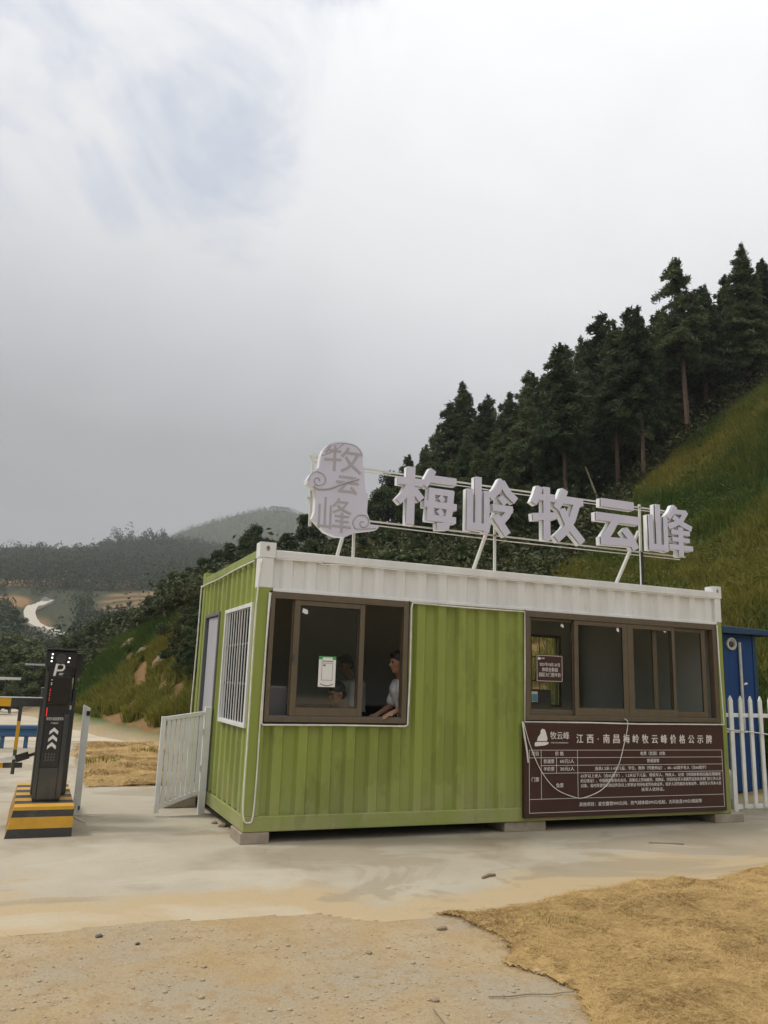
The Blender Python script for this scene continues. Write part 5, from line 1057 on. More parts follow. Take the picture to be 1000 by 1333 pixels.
# ============================================================ people
def blob(name, prims, voxel, mt, parent=None, smooth=3):
    bm = bmesh.new()
    for p in prims:
        if p[0] == 'c':
            a, b = Vector(p[1]), Vector(p[2]); ra, rb = p[3], p[4]; d = b - a; L = max(d.length, 1e-5)
            q = Vector((0, 0, 1)).rotation_difference(d / L).to_matrix().to_4x4()
            ret = bmesh.ops.create_cone(bm, cap_ends=True, segments=18, radius1=ra, radius2=rb, depth=L, matrix=Matrix.Translation((a + b) / 2) @ q)
            for c, r_ in ((a, ra), (b, rb)): bmesh.ops.create_uvsphere(bm, u_segments=18, v_segments=12, radius=r_, matrix=Matrix.Translation(c))
        else:
            rot = p[3] if len(p) > 3 else Matrix()
            bmesh.ops.create_uvsphere(bm, u_segments=24, v_segments=16, radius=1, matrix=Matrix.Translation(p[1]) @ rot.to_4x4() @ Matrix.Diagonal((*p[2], 1)))
    me = bpy.data.meshes.new(name); bm.to_mesh(me); bm.free(); me.materials.append(MT[mt])
    o = bpy.data.objects.new(name, me); COL.objects.link(o)
    rm = o.modifiers.new('skin', 'REMESH'); rm.mode = 'VOXEL'; rm.voxel_size = voxel; rm.use_smooth_shade = True
    sm_ = o.modifiers.new('smooth', 'SMOOTH'); sm_.factor = .5; sm_.iterations = smooth
    if parent is not None: adopt(o, parent)
    return o
def head_prims(c, face, tilt=0.0):
    # c: head centre; face: horizontal heading of the face; tilt: chin down
    f = Vector((math.cos(face), math.sin(face), 0)); s = Vector((-f.y, f.x, 0)); up = Vector((0, 0, 1)); R3 = Matrix.Rotation(tilt, 3, s)
    f2 = R3 @ f; u2 = R3 @ up; rot = Matrix((f2, s, u2)).transposed(); K = lambda a, b, d: Vector(c) + f2 * a + s * b + u2 * d
    pr = [('e', K(-.008, 0, .022), (.094, .074, .092), rot), ('e', K(.018, 0, -.04), (.068, .058, .078), rot), ('e', K(.056, 0, -.088), (.026, .026, .022), rot), ('c', K(.082, 0, .012), K(.103, 0, -.026), .009, .013),
          ('e', K(.078, 0, .03), (.016, .046, .010), rot), ('e', K(.082, 0, -.056), (.012, .022, .006), rot), ('e', K(.078, 0, -.068), (.012, .019, .007), rot), ('e', K(.055, .045, -.025), (.024, .016, .022), rot), ('e', K(.055, -.045, -.025), (.024, .016, .022), rot),
          ('e', K(-.005, .077, -.012), (.019, .009, .030), rot), ('e', K(-.005, -.077, -.012), (.019, .009, .030), rot)]
    hair = [('e', K(-.016, 0, .042), (.098, .080, .088), rot), ('e', K(-.055, 0, -.01), (.052, .074, .072), rot), ('e', K(.046, 0, .086), (.045, .058, .024), rot)]
    eyes = [K(.083, .030, .008), K(.083, -.030, .008)]
    return pr, hair, eyes, K
def hand_prims(w, dirv, side, curl=.35):
    d = Vector(dirv).normalized(); up = Vector((0, 0, 1)); sd_ = d.cross(up).normalized() * side; dn = -up
    pr = [('c', w, w + d * .035, .024, .027), ('c', w + d * .03 + sd_ * .018, w + d * .082 + sd_ * .022, .0135, .012), ('c', w + d * .03 - sd_ * .018, w + d * .078 - sd_ * .022, .0135, .012), ('c', w + d * .03, w + d * .085, .014, .013)]
    for k, (o_, L) in enumerate(((.028, .068), (.0095, .078), (-.0095, .072), (-.028, .056))):
        a = w + d * .085 + sd_ * o_; b = a + d * L * .5 + dn * .006; c = b + (d * .8 + dn * curl).normalized() * L * .5; pr += [('c', a, b, .0085, .008), ('c', b, c, .008, .0068)]
    a = w + d * .025 + sd_ * .024; b = a + d * .03 + sd_ * .03; pr += [('c', a, b, .012, .0098), ('c', b, b + d * .032 + sd_ * .006, .0095, .008)]
    return pr
def person(loc, lab, hc, face, tilt, pel, sh, arms, legs, shirt, mesh_body=.012, hands=True):
    o = empty('person', loc, lab, 'person'); H, hair, eyes, K = head_prims(hc, face, tilt); pel = Vector(pel); chest = Vector(sh)
    f = Vector((math.cos(face), math.sin(face), 0)); s = Vector((-f.y, f.x, 0)); nb_ = chest + Vector((0, 0, .06)); B = list(H)
    B += [('c', nb_, Vector(hc) + Vector((0, 0, -.06)), .060, .052)]
    tr = [('c', pel, pel.lerp(chest, .5), .135, .128), ('c', pel.lerp(chest, .45) + s * .05, chest + s * .085 - Vector((0, 0, .05)), .105, .105), ('c', pel.lerp(chest, .45) - s * .05, chest - s * .085 - Vector((0, 0, .05)), .105, .105), ('c', chest + s * .15, chest - s * .15, .062, .062), ('c', chest, nb_, .075, .062)]
    B += tr; up_ = []
    for sh_, el, wr, sd_ in arms:
        B += [('c', sh_, el, .050, .040), ('c', el, wr, .040, .026)]; d = (Vector(wr) - Vector(el)); B += hand_prims(Vector(wr), d, sd_)
        up_ += [('c', sh_, Vector(sh_).lerp(Vector(el), .72), .066, .062)]
    lg = []
    for hp, kn, an, toe in legs:
        B += [('c', hp, kn, .082, .058), ('c', kn, an, .056, .04), ('c', an, toe, .042, .034)]; lg += [('c', hp, kn, .094, .07), ('c', kn, Vector(kn).lerp(Vector(an), .93), .069, .06)]
    blob('body', B, .0065, 'skin', o, 2)
    blob('hair', hair, .007, 'hair', o, 2)
    grow = lambda L, g: [('c', p[1], p[2], p[3] + g, p[4] + g) for p in L]
    blob('shirt', grow(tr[:4], .010) + [('c', chest, chest + Vector((0, 0, .035)), .082, .074)] + up_, .010, shirt, o, 4)
    blob('trousers', [('c', pel + s * .06, pel - s * .06, .140, .140)] + lg, .012, 'darkcloth', o, 4)
    m = MB()
    for e_ in eyes: m.tube([e_ - f * .004, e_ + f * .008], .0085, 10)
    m.build('eyes', 'hair', o)
    return o
V3 = Vector
# man at the open right side of the window, forearm on the sill
person((1.86, .30, .25), 'person in white tee leaning a forearm on the ticket window sill', (1.66, .275, 1.735), math.pi, .12, (1.89, .38, 1.08), (1.745, .335, 1.50),
       [(V3((1.745, .180, 1.49)), V3((1.700, .160, 1.262)), V3((1.50, .06, 1.208)), -1), (V3((1.755, .49, 1.49)), V3((1.67, .50, 1.26)), V3((1.48, .36, 1.19)), 1)],
       [(V3((1.90, .34, 1.05)), V3((1.88, .33, .68)), V3((1.94, .33, .33)), V3((1.80, .33, .29))), (V3((1.90, .54, 1.05)), V3((1.90, .55, .68)), V3((1.98, .55, .33)), V3((1.84, .55, .29)))], 'tee')
# man standing farther back, head bent
person((1.66, 1.62, .25), 'person in white tee standing at the back behind the ticket window', (1.535, 1.58, 1.715), math.radians(200), .35, (1.70, 1.62, 1.05), (1.635, 1.60, 1.47),
       [(V3((1.60, 1.42, 1.47)), V3((1.56, 1.36, 1.18)), V3((1.40, 1.42, 1.02)), -1), (V3((1.68, 1.79, 1.47)), V3((1.66, 1.84, 1.18)), V3((1.50, 1.78, 1.02)), 1)],
       [(V3((1.68, 1.53, 1.02)), V3((1.66, 1.52, .66)), V3((1.70, 1.52, .32)), V3((1.56, 1.50, .29))), (V3((1.72, 1.71, 1.02)), V3((1.70, 1.72, .66)), V3((1.74, 1.72, .32)), V3((1.60, 1.70, .29)))], 'tee')
# seated man low in the middle
person((1.15, .75, .25), 'person in dark shirt seated low behind the middle sash', (1.09, .62, 1.385), math.radians(195), .22, (1.22, .82, .74), (1.16, .74, 1.16),
       [(V3((1.12, .57, 1.15)), V3((1.02, .58, .92)), V3((.86, .62, .98)), -1), (V3((1.20, .92, 1.15)), V3((1.08, .95, .92)), V3((.92, .80, .98)), 1)],
       [(V3((1.20, .73, .72)), V3((.82, .70, .70)), V3((.84, .70, .33)), V3((.70, .70, .29))), (V3((1.22, .92, .72)), V3((.84, .92, .70)), V3((.86, .92, .33)), V3((.72, .92, .29)))], 'darkcloth')
so = empty('office_stool', (1.22, .82, .25), 'low dark stool under the seated person', 'stool')
m = MB(); m.flat([(1.22 + .17 * math.cos(a), .82 + .17 * math.sin(a)) for a in np.linspace(0, 6.283, 21)[:-1]], .56, .605); m.build('seat', 'desk', so, bevel=.01)
for a in (.8, 2.4, 3.9, 5.5): m = MB(); m.tube([(1.22 + .1 * math.cos(a), .82 + .1 * math.sin(a), .56), (1.22 + .17 * math.cos(a), .82 + .17 * math.sin(a), .252)], .012, 8); m.build('leg', 'desk', so)
# ============================================================ trees and undergrowth
def tri_cloud(C, size, r, flat=.5, wd_=.42):
    # leaf-sized faces (a bent pair of triangles) at the points C
    n = len(C); a = r.normal(size=(n, 3)); a[:, 2] *= flat; a /= np.linalg.norm(a, axis=1)[:, None]; b = r.normal(size=(n, 3)); b -= a * (a * b).sum(1)[:, None]; b /= np.linalg.norm(b, axis=1)[:, None]
    s = size * r.uniform(.6, 1.4, n)[:, None]; c = np.cross(a, b) * .25
    V = np.stack([C - a * s, C + b * s * wd_ + c * s, C + a * s, C - b * s * wd_ + c * s], 1).reshape(-1, 3); k = np.arange(n)[:, None] * 4
    return V, np.concatenate([k + [0, 1, 2], k + [0, 2, 3]])
def conifer(seed, H=10., bare=.32, wid=1.75, dens=1.0):
    r = np.random.default_rng(seed); P = []; tnt = []; tb = MB()
    lean = r.normal(0, .012, 2); tz = np.linspace(-.6, H * .985, 9); bend = np.cumsum(r.normal(0, .02, 9))
    tb.tube([(lean[0] * z + bend[i] * .4, lean[1] * z + bend[i] * .3, z) for i, z in enumerate(tz)], [max(.012, .155 * (1 - max(z, 0) / H) ** .8 + .008) for z in tz], 7)
    z = H * bare; lop = r.uniform(0, 6.28)
    while z < H * .99:
        t = (z - H * bare) / (H * (1 - bare)); Lb = wid * (min(1, t / .18 + .45) * (1 - t) ** .80 + .045) ; nb = int(r.integers(4, 7)) if t < .9 else 3; ph = r.uniform(0, 6.28)
        for q in range(nb):
            if r.random() < .13: continue
            a = ph + q * 6.283 / nb + r.normal(0, .25); L = Lb * r.uniform(.45, 1.3) * (1 + .2 * math.cos(a - lop)); rise = (.55 - 1.0 * (1 - t)) * .42 + r.normal(0, .10)
            n = max(6, int(L * 118 * dens)); s = np.sort(r.random(n) ** .75); drop = -.28 * L * s ** 2 + rise * L * s
            side = r.normal(0, 1, n) * (.07 + .20 * L * s * (1.15 - s)); x = np.cos(a) * L * s - np.sin(a) * side; y = np.sin(a) * L * s + np.cos(a) * side
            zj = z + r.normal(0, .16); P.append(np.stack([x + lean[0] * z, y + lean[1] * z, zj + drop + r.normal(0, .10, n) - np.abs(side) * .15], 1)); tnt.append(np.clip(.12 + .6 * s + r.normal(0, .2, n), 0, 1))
            if t < .85 and r.random() < .6: tb.tube([(lean[0] * z, lean[1] * z, z), (np.cos(a) * L * .5, np.sin(a) * L * .5, z + rise * L * .5 - .07 * L), (np.cos(a) * L * .92, np.sin(a) * L * .92, z + rise * L * .9 - .22 * L)], [.022, .014, .006], 4, cap=False)
        z += H * (.027 if t < .7 else .020) * r.uniform(.75, 1.3)
    for q in range(int(7 * bare / .3)):                                 # dead snags on the bare trunk
        z = H * bare * r.uniform(.35, 1); a = r.uniform(0, 6.28); L = r.uniform(.4, 1.1); tb.tube([(0, 0, z), (np.cos(a) * L, np.sin(a) * L, z + r.uniform(-.15, .3))], [.016, .005], 4, cap=False)
    n = 110; s = r.random(n); a = r.uniform(0, 6.28, n); rr = .26 * (1 - s) * r.random(n) + .02; P.append(np.stack([rr * np.cos(a) + lean[0] * H, rr * np.sin(a) + lean[1] * H, H * (.90 + .115 * s)], 1)); tnt.append(np.clip(r.normal(.6, .2, n), 0, 1))
    P = np.concatenate(P); tn = np.concatenate(tnt); V, F = tri_cloud(P, .150, r, .75, .24)
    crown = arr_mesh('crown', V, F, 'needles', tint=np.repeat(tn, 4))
    o = tb.build('trunk', 'bark', None, smooth=True, fix=False); tm = o.data; bpy.data.objects.remove(o)
    return crown, tm
def broadleaf(seed, H=6., wid=2.2, low=.12, lf=.098, n=10500, m='leaves', spiky=0.0):
    r = np.random.default_rng(seed); tb = MB(); K = 26 if H > 2 else 14; cs = []
    for k in range(K):
        z = low + (1 - low) * r.random() ** .85; rad = wid * (math.sin(math.pi * min(1, (z - low) / (1 - low) * .86 + .14)) ** .75) * r.uniform(.25, .95); a = r.uniform(0, 6.28)
        cs.append((rad * math.cos(a), rad * math.sin(a), z * H * .93, r.uniform(.20, .36) * wid * r.uniform(.8, 1.2)))
    cs.append((0, 0, H * .9, .25 * wid)); P = []; tn = []
    for c in cs:
        q = int(n / len(cs) * r.uniform(.6, 1.4)); d = r.normal(size=(q, 3)); d /= np.linalg.norm(d, axis=1)[:, None]; rr = c[3] * r.random(q) ** .38
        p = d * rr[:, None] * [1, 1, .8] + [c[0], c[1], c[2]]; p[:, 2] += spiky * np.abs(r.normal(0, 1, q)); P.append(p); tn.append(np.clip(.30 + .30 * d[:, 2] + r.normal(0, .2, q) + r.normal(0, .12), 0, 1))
    P = np.concatenate(P); ok = P[:, 2] > .03 * H; P = P[ok]; tn = np.concatenate(tn)[ok]
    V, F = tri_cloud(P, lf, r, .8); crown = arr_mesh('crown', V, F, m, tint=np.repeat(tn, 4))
    th = H * .022; tb.tube([(0, 0, -.4), (r.normal(0, .03) * H, r.normal(0, .03) * H, H * .4), (r.normal(0, .04) * H, r.normal(0, .04) * H, H * .8)], [th * 1.3, th, th * .3], 7)
    for c in cs[:9]: tb.tube([(0, 0, H * .18), (c[0] * .5, c[1] * .5, c[2] * .6), (c[0], c[1], c[2])], [th * .6, th * .35, th * .1], 5, cap=False)
    o = tb.build('trunk', 'greybark', None, smooth=True, fix=False); tm = o.data; bpy.data.objects.remove(o)
    return crown, tm
CON = [(conifer(1, 10, .24, 2.3), 10), (conifer(2, 10, .34, 2.1), 10), (conifer(3, 10, .16, 2.2), 10), (conifer(4, 10, .28, 2.5), 10), (conifer(5, 10, .12, 2.0, .9), 10)]
TALL = [(conifer(6, 12, .48, 2.3), 12), (conifer(7, 12, .42, 2.5, 1.1), 12)]
BRO = [(broadleaf(21, 6, 2.1), 6), (broadleaf(22, 6, 2.5, .08), 6), (broadleaf(23, 6, 1.8, .15), 6), (broadleaf(24, 6, 2.3, .1), 6)]
PAL = [(broadleaf(31, 6, 2.5, .1, .11, 8500, 'lightleaves'), 6), (broadleaf(32, 6, 2.2, .1, .11, 8500, 'lightleaves'), 6)]
BUSH = [(broadleaf(41, 1.6, 1.15, .05, .085, 2600, 'bushleaves', .08), 1.6), (broadleaf(42, 1.6, 1.3, .05, .075, 2600, 'bushleaves', .12), 1.6), (broadleaf(43, 1.6, 1.0, .05, .10, 2400, 'leaves', .06), 1.6)]
TREES = []      # (root, u, d, v_top, kind)
def plant(name, proto, x, y, h, rz, kind, wsc=1.0, z=None, tilt=(0, 0)):
    (cm_, tm), H0 = proto; z = float(height(x, y)) if z is None else z
    o = bpy.data.objects.new(name, None); COL.objects.link(o); o.location = (x, y, z - .05); s = h / H0; o.scale = (s * wsc, s * wsc, s); o.rotation_euler = (tilt[0], tilt[1], rz)
    c = bpy.data.objects.new('crown', cm_); COL.objects.link(c); c.parent = o; t = bpy.data.objects.new('trunk', tm); COL.objects.link(t); t.parent = o
    w = CR.T @ (np.array([x, y, z + h]) - CAM); TREES.append((o, 500 + FPX * w[0] / -w[2], math.hypot(x - CAM[0], y - CAM[1]), 666.5 - FPX * w[1] / -w[2], kind)); return o
rt = random.Random(4)
def at_uv(u, vt, d, protos, name, kind, wsc=1.0, hmin=2):
    x, y = pol(u, d); zt2 = zat(u, vt, d); z = float(height(x, y)); h = max(hmin, zt2 - z); return plant(name, rt.choice(protos), x, y, h, rt.uniform(0, 6.28), kind, wsc * rt.uniform(.9, 1.12))
# skyline and trunks of the slope wood
for u, vt, d in ((912, 334, 41.5), (848, 398, 37), (812, 418, 38), (742, 447, 36.5)): at_uv(u, vt, d, TALL, 'conifer', 'c')
for u, vt, d in ((1002, 318, 47), (972, 352, 50), (945, 372, 54), (884, 398, 49), (866, 405, 45), (832, 402, 46), (790, 414, 43), (768, 440, 47), (755, 452, 52), (725, 470, 48), (702, 486, 46), (686, 483, 50), (664, 512, 48), (642, 516, 54), (620, 522, 50), (598, 500, 54),
                (578, 528, 50), (560, 556, 54), (542, 580, 57), (524, 592, 53), (1030, 330, 49), (1060, 310, 52)): at_uv(u, vt, d, CON, 'conifer', 'c')
for u, vt, d in ((690, 520, 41), (640, 560, 42), (600, 580, 43), (570, 600, 42), (770, 480, 41.5), (880, 440, 44.5), (955, 400, 47), (660, 590, 36), (720, 540, 38), (618, 630, 35), (540, 625, 43), (820, 470, 42), (790, 500, 39.5), (860, 470, 42), (925, 430, 46), (755, 560, 37)): at_uv(u, vt, d, CON, 'conifer', 'c')
SKU, SKV = [520, 560, 598, 642, 688, 742, 790, 838, 884, 912, 972, 1002], [600, 560, 505, 518, 486, 450, 416, 402, 398, 350, 354, 325]
for k_ in range(26):
    u = 548 + k_ * 18 + rt.uniform(-6, 6); at_uv(u, float(np.interp(u, SKU, SKV)) + rt.uniform(12, 75), rt.uniform(43.5, 53) if u > 700 else rt.uniform(38, 50), CON, 'conifer', 'c', rt.uniform(.85, 1.1), 3)
for u, vt, d in ((505, 612, 52), (486, 636, 50), (470, 655, 47), (440, 660, 50), (412, 662, 50), (388, 668, 47), (362, 690, 46), (345, 700, 44), (322, 680, 44), (305, 694, 46), (288, 705, 43), (270, 712, 46), (252, 724, 43), (236, 735, 47), (214, 742, 44), (202, 765, 42), (186, 776, 47), (170, 790, 50),
                (152, 792, 52), (136, 800, 55), (120, 808, 57), (104, 818, 62), (90, 826, 66), (520, 650, 40), (555, 670, 36), (590, 690, 33), (500, 690, 34), (465, 700, 33), (430, 705, 34), (395, 700, 36), (540, 700, 30), (630, 690, 32), (670, 690, 30), (700, 715, 29), (645, 720, 27.5), (600, 730, 27), (400, 725, 31), (350, 725, 34), (300, 742, 36), (262, 760, 36), (228, 775, 39), (200, 800, 40), (178, 812, 42), (160, 822, 44), (142, 832, 46), (124, 842, 48), (108, 846, 50)):
    at_uv(u, vt, d, BRO, 'broadleaf_tree', 'b', 1.0, 1.5)
for u, vt, d in ((318, 690, 40.5), (215, 752, 41)): at_uv(u, vt, d, CON[2:3], 'conifer', 'c', 1.2)
for u, vt, d in ((252, 795, 24.5), (240, 828, 23.6), (262, 782, 27), (256, 850, 22.2)): at_uv(u, vt, d, BRO, 'broadleaf_tree', 'b', .9, 1.5)
# pale green trees of the valley at the left edge
for u, vt, d in ((8, 842, 62), (30, 838, 70), (52, 846, 58), (14, 866, 50), (38, 872, 46), (66, 862, 54), (-8, 850, 55), (2, 822, 95), (26, 826, 100), (76, 846, 74), (58, 832, 104), (-14, 866, 48)): at_uv(u, vt, d, PAL, 'broadleaf_tree', 'p', 1.25, 1.5)
at_uv(10, 793, 190, BRO, 'broadleaf_tree', 'b', 1.4, 4)
# bushes: along the bank crests and behind the cabin
for u, vt, d in ((248, 800, 30.5), (262, 812, 28), (242, 838, 27.5), (258, 850, 25.5), (246, 872, 25), (262, 885, 23.5), (236, 815, 31.5), (222, 826, 33), (205, 838, 34.5), (190, 846, 36), (230, 880, 26)): at_uv(u, vt, d, BUSH, 'bush', 's', 1.5, .8)
for u, vt, d in ((540, 722, 25), (580, 735, 24.5), (620, 738, 25.5), (655, 735, 26), (695, 738, 27.5), (730, 735, 29.5), (500, 722, 25.5), (455, 715, 27), (420, 715, 28), (765, 690, 33.5), (790, 668, 35), (812, 650, 36), (838, 625, 37), (865, 600, 39), (890, 575, 41), (948, 520, 44), (975, 498, 45), (745, 708, 32), (905, 552, 42)): at_uv(u, vt, d, BUSH, 'bush', 's', 1.3, .6)
for u, d in ((18, 33), (3, 31), (24, 36)): x, y = pol(u, d); plant('bush', BUSH[0], x, y, .75, u, 's', 1.1)
# a thin leaning dead trunk in the wood
x, y = pol(792, 36); zb3 = float(height(x, y)); x2, y2 = pol(768, 36.5)
tag(MB().tube([(x, y, zb3 - .2), ((x + x2) / 2, (y + y2) / 2, zb3 + 1.1), (x2, y2, zb3 + 2.3)], [.06, .05, .03], 7).build('dead_trunk', 'twig', smooth=True), 'thin pale dead trunk leaning left in the dark wood above the third letter', 'tree trunk')

# labels that single each plant out: what it stands behind, then its rank from the front there
SPOT = [(-1e9, 62, 'at the far left edge beyond the barrier arm'), (62, 112, 'straight above the black parking terminal'), (112, 165, 'to the right of the parking terminal'), (165, 205, 'left of the swing gate direction'), (205, 262, 'just left of the cabin end wall'), (262, 342, 'over the roof of the cabin end wall'),
        (342, 405, 'left of the roof crest'), (405, 485, 'behind the roof crest'), (485, 520, 'between the crest and first letter'), (520, 600, 'behind the first roof letter'), (600, 680, 'behind the second roof letter'), (680, 765, 'behind the third roof letter'), (765, 832, 'behind the fourth roof letter'), (832, 900, 'behind the last roof letter'), (900, 945, 'right of the last roof letter'), (945, 1e9, 'at the right edge of the picture')]
SPOT[3] = (165, 205, 'above the open swing gate')
KN = dict(c='dark conifer', b='dark bushy broadleaf tree', p='pale green valley tree', s='low leafy bush')
CATS = dict(c='conifer', b='tree', p='tree', s='bush'); GRP = dict(c='conifers of the slope wood', b='broadleaf trees on the hillside', p='pale trees in the valley', s='bushes along the banks')
ORD = ['', 'second', 'third', 'fourth', 'fifth', 'sixth', 'seventh', 'eighth', 'ninth', 'tenth', 'eleventh', 'twelfth', 'thirteenth', 'fourteenth', 'fifteenth']
for kd in 'cbps':
    for a, b, ph in SPOT:
        L = sorted([t for t in TREES if t[4] == kd and a <= t[1] < b], key=lambda t: t[2]); hi = min(L, key=lambda t: t[3]) if L else None
        for i, t in enumerate(L):
            if len(L) == 1: lab = f'the only {KN[kd]} {ph}'
            elif t is hi: lab = f'highest topped {KN[kd]} {ph}'
            elif i == 0: lab = f'nearest {KN[kd]} {ph}'
            elif i == len(L) - 1: lab = f'farthest {KN[kd]} {ph}'
            else: lab = f'{ORD[min(i, 14)]} nearest {KN[kd]} {ph}'
            tag(t[0], lab, CATS[kd], GRP[kd])

# grass of the cut banks
def bank_grass(name, u0, u1, d0, d1, n, L, bw, seed, label):
    r = np.random.default_rng(seed); d = d0 + (d1 - d0) * r.random(n * 2) ** .85; u = r.uniform(u0, u1, n * 2)
    a = np.radians(np.interp(u, COLS_U, COLS_X)); x = CAM[0] + d * np.sin(a); y = CAM[1] + d * np.cos(a)
    keep = (grass_mask(x, y) > r.random(len(x)) * .8) & (soil_mask(x, y) < .55 + r.random(len(x)) * .4); cl = fbm(x / 1.1, y / 1.1, seed + 50, 3); keep &= cl + r.random(len(x)) * .4 > .52
    x, y, cl = x[keep][:n], y[keep][:n], cl[keep][:n]; z = height(x, y); keep = z > .25; x, y, z, cl = x[keep], y[keep], z[keep], cl[keep]
    big = fbm(x / 4.5, y / 4.5, seed + 7, 3); up = np.clip((z - 3) / 9, 0, 1)
    ti = np.clip((big - .5) * 2.4 + (cl - .5) * 1.1 + .42 - .18 * up + r.normal(0, .2, len(x)), 0, 1)
    o = blades(name, x, y, z - .05, L * (.6 + .9 * np.clip(cl, .3, .8)), bw, ti, 'grass', seed, .75); tag(o, label, 'grass', kind='stuff'); return o
bank_grass('bank_grass', 690, 1180, 14.5, 48, 230000, .50, .028, 501, 'long green and yellow grass covering the steep bank on the right')
bank_grass('bank_grass', 95, 300, 18.5, 38, 100000, .40, .030, 502, 'long green grass covering the cut bank left of the cabin')
def fern(n, seed):
    r = np.random.default_rng(seed); u = r.uniform(760, 1120, n * 6); d = r.uniform(16, 45, n * 6); a = np.radians(np.interp(u, COLS_U, COLS_X)); x = CAM[0] + d * np.sin(a); y = CAM[1] + d * np.cos(a)
    k = (grass_mask(x, y) > .9) & (height(x, y) > 2) & (fbm((x - y) / 3.2, (x + y) / 7, 333, 3) > .545) & (soil_mask(x, y) < .3); x, y = x[k][:n], y[k][:n]; z = height(x, y); m_ = len(x); per = 30; h = .42 * r.lognormal(0, .35, m_)
    d_ = r.normal(size=(m_, per, 3)); d_ /= np.linalg.norm(d_, axis=2)[..., None]; P = np.stack([x, y, z + h * .4], 1)[:, None, :] + d_ * (h * .85)[:, None, None] * r.random((m_, per, 1)) ** .4
    P = P.reshape(-1, 3); V, F = tri_cloud(P, .075, r, .7, .25); ti = np.clip(np.repeat(r.normal(.25, .15, m_), per) + r.normal(0, .1, m_ * per), 0, 1)
    tag(link('bank_fern', arr_mesh('bank_fern', V, F, 'grass', tint=np.repeat(ti, 4))), 'darker green ferny clumps running in bands down the right bank', 'ferns', kind='stuff')
fern(420, 611)
# dry flowering stalks on the bank just over the roof
def stalks(nm, u0, u1, d0, d1, n, seed, lab):
    r = np.random.default_rng(seed)
    for k in range(n):
        u = r.uniform(u0, u1); d = r.uniform(d0, d1); x, y = pol(u, d); z = float(height(x, y)); h = r.uniform(.7, 1.5); m = MB(); lx, ly = r.normal(0, .15, 2)
        m.tube([(x, y, z - .1), (x + lx * .4, y + ly * .4, z + h * .6), (x + lx, y + ly, z + h)], [.014, .010, .006], 5)
        for q in range(9):
            a = r.uniform(0, 6.28); t = r.uniform(.55, 1); b = Vector((x + lx * t, y + ly * t, z + h * t)); e_ = b + Vector((math.cos(a) * .16, math.sin(a) * .16, .10)); m.tube([b, e_], [.005, .004], 4, cap=False); m.box(e_.x - .03, e_.y - .03, e_.z - .015, e_.x + .03, e_.y + .03, e_.z + .015)
        tag(m.build(nm, 'straw', None), lab, 'dry plant', 'dry stalks on the bank')
stalks('dry_stalk', 835, 880, 17.5, 20, 7, 3, 'dry flowering stalk on the grassy bank under the last roof letter')

# the woods across the valley and on the far hill: one mass each
def mass(name, u0, u1, d0, d1, n, hh, per, seed, label, dens=None, lf=.5):
    r = np.random.default_rng(seed); u = r.uniform(u0, u1, n * 2); d = d0 + (d1 - d0) * r.random(n * 2); a = np.radians(np.interp(u, COLS_U, COLS_X)); x = CAM[0] + d * np.sin(a); y = CAM[1] + d * np.cos(a)
    k = soil_mask(x, y) < .4
    if dens is not None: k &= dens(u, d, x, y) > r.random(len(u))
    if name == 'valley_wood': k &= ~((u > 12) & (u < 92) & (d > 140) & (d < 268) & (r.random(len(u)) < .96)) & ~((d > 212) & (d < 345) & (r.random(len(u)) < .55)) & ~((u > 110) & (u < 218) & (d > 215) & (r.random(len(u)) < .985)) & ~((d > 270) & (r.random(len(u)) < .85))
    if name == 'valley_wood': k &= np.min(np.hypot(x[:, None] - fx[None, :, 0], y[:, None] - fx[None, :, 1]), 1) > 4.5
    x, y, d = x[k][:n], y[k][:n], d[k][:n]; m_ = len(x); z = height(x, y); h = hh * r.lognormal(0, .28, m_); w = h * r.uniform(.28, .5, m_)
    t = r.random((m_, per)); ang = r.uniform(0, 6.283, (m_, per)); rad = w[:, None] * np.sqrt(np.clip(1 - t, 0, 1)) * r.uniform(.5, 1.1, (m_, per))
    P = np.stack([x[:, None] + rad * np.cos(ang), y[:, None] + rad * np.sin(ang), z[:, None] + h[:, None] * (.1 + .95 * t)], -1).reshape(-1, 3)
    V, F = tri_cloud(P, 1, r, .8); c4 = np.repeat(P, 4, 0); V = c4 + (V - c4) * np.repeat(np.repeat(np.clip(h * .085, .2, .6) * lf / .5, per), 4)[:, None]
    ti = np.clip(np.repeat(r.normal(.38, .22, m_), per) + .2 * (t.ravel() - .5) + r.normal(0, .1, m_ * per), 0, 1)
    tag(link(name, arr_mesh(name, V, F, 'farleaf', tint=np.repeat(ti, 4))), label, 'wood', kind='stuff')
mass('valley_wood', -60, 240, 110, 300, 3600, 3.2, 50, 701, 'dark scrub and woods on the valley side around the winding road')
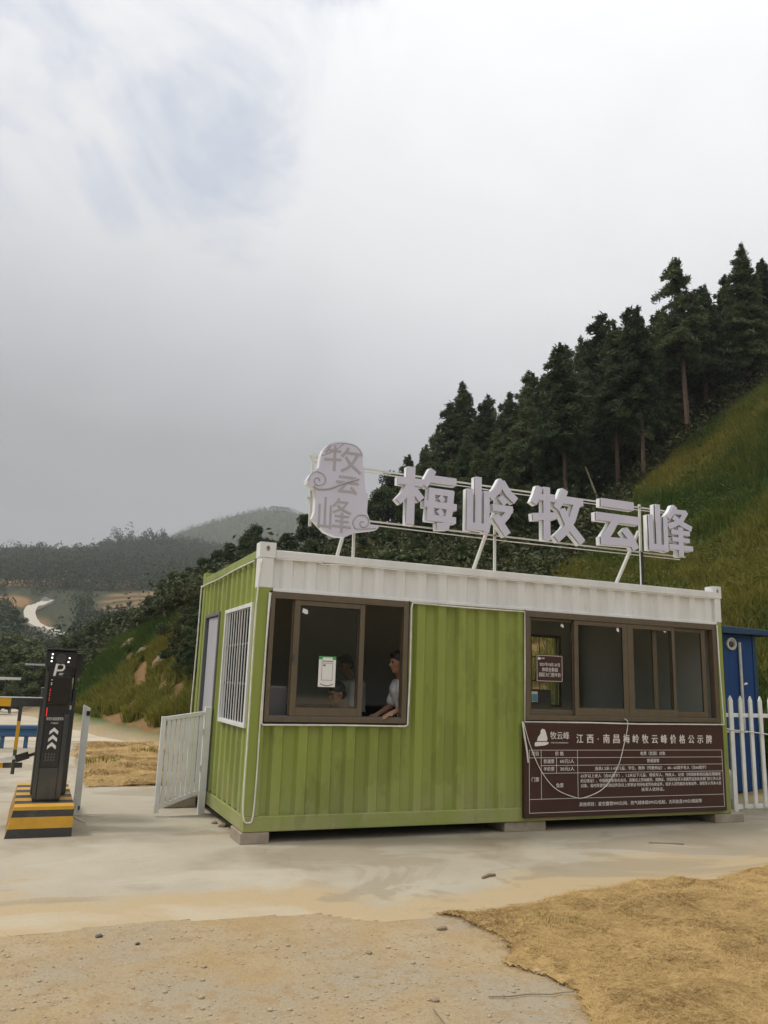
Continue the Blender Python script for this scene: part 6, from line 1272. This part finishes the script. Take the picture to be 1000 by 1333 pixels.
mass('ridge_wood', -70, 330, 300, 560, 13000, 4.0, 30, 702, 'dark woods on the long ridge across the valley')
mass('ridge_pines', 112, 200, 480, 525, 70, 9, 90, 703, 'taller pines on the crest of the ridge across the valley')
mass('summit_scrub', 170, 560, 620, 1060, 8000, 3.2, 18, 704, 'low scrub on the far hazy hill')
# undergrowth of the slope wood: one dark mass
def under(n, seed):
    r = np.random.default_rng(seed); u = r.uniform(120, 1080, n * 3); d = r.uniform(22, 58, n * 3); a = np.radians(np.interp(u, COLS_U, COLS_X)); x = CAM[0] + d * np.sin(a); y = CAM[1] + d * np.cos(a)
    k = (grass_mask(x, y) < .1) & (height(x, y) > .5) & (d < 58 - np.clip((300 - u) / 20, 0, 8)); x, y = x[k][:n], y[k][:n]; z = height(x, y); m_ = len(x); per = 36; h = .75 * r.lognormal(0, .4, m_)
    d_ = r.normal(size=(m_, per, 3)); d_ /= np.linalg.norm(d_, axis=2)[..., None]; P = np.stack([x, y, z + h * .35], 1)[:, None, :] + d_ * (h * .75)[:, None, None] * r.random((m_, per, 1)) ** .4
    P = P.reshape(-1, 3); V, F = tri_cloud(P, .115, r, .8); ti = np.clip(np.repeat(r.normal(.25, .2, m_), per) + r.normal(0, .12, m_ * per), 0, 1)
    tag(link('undergrowth', arr_mesh('undergrowth', V, F, 'bushleaves', tint=np.repeat(ti, 4))), 'dark leafy undergrowth on the floor of the slope wood', 'undergrowth', kind='stuff')
under(5200, 801)

# ============================================================ the hazy air
m = MB(); m.box(-1480, -1480, -45, 1480, 1480, 262)
hm = bpy.data.materials.new('haze'); hm.use_nodes = True; t = hm.node_tree; t.nodes.remove(t.nodes['Principled BSDF']); pv = t.nodes.new('ShaderNodeVolumePrincipled')
pv.inputs['Color'].default_value = (.975, .985, .995, 1); pv.inputs['Density'].default_value = 0.00038; pv.inputs['Anisotropy'].default_value = 0.0
t.links.new(pv.outputs[0], t.nodes['Material Output'].inputs['Volume'])
MT['haze'] = hm
tag(m.build('haze', 'haze'), kind='stuff')
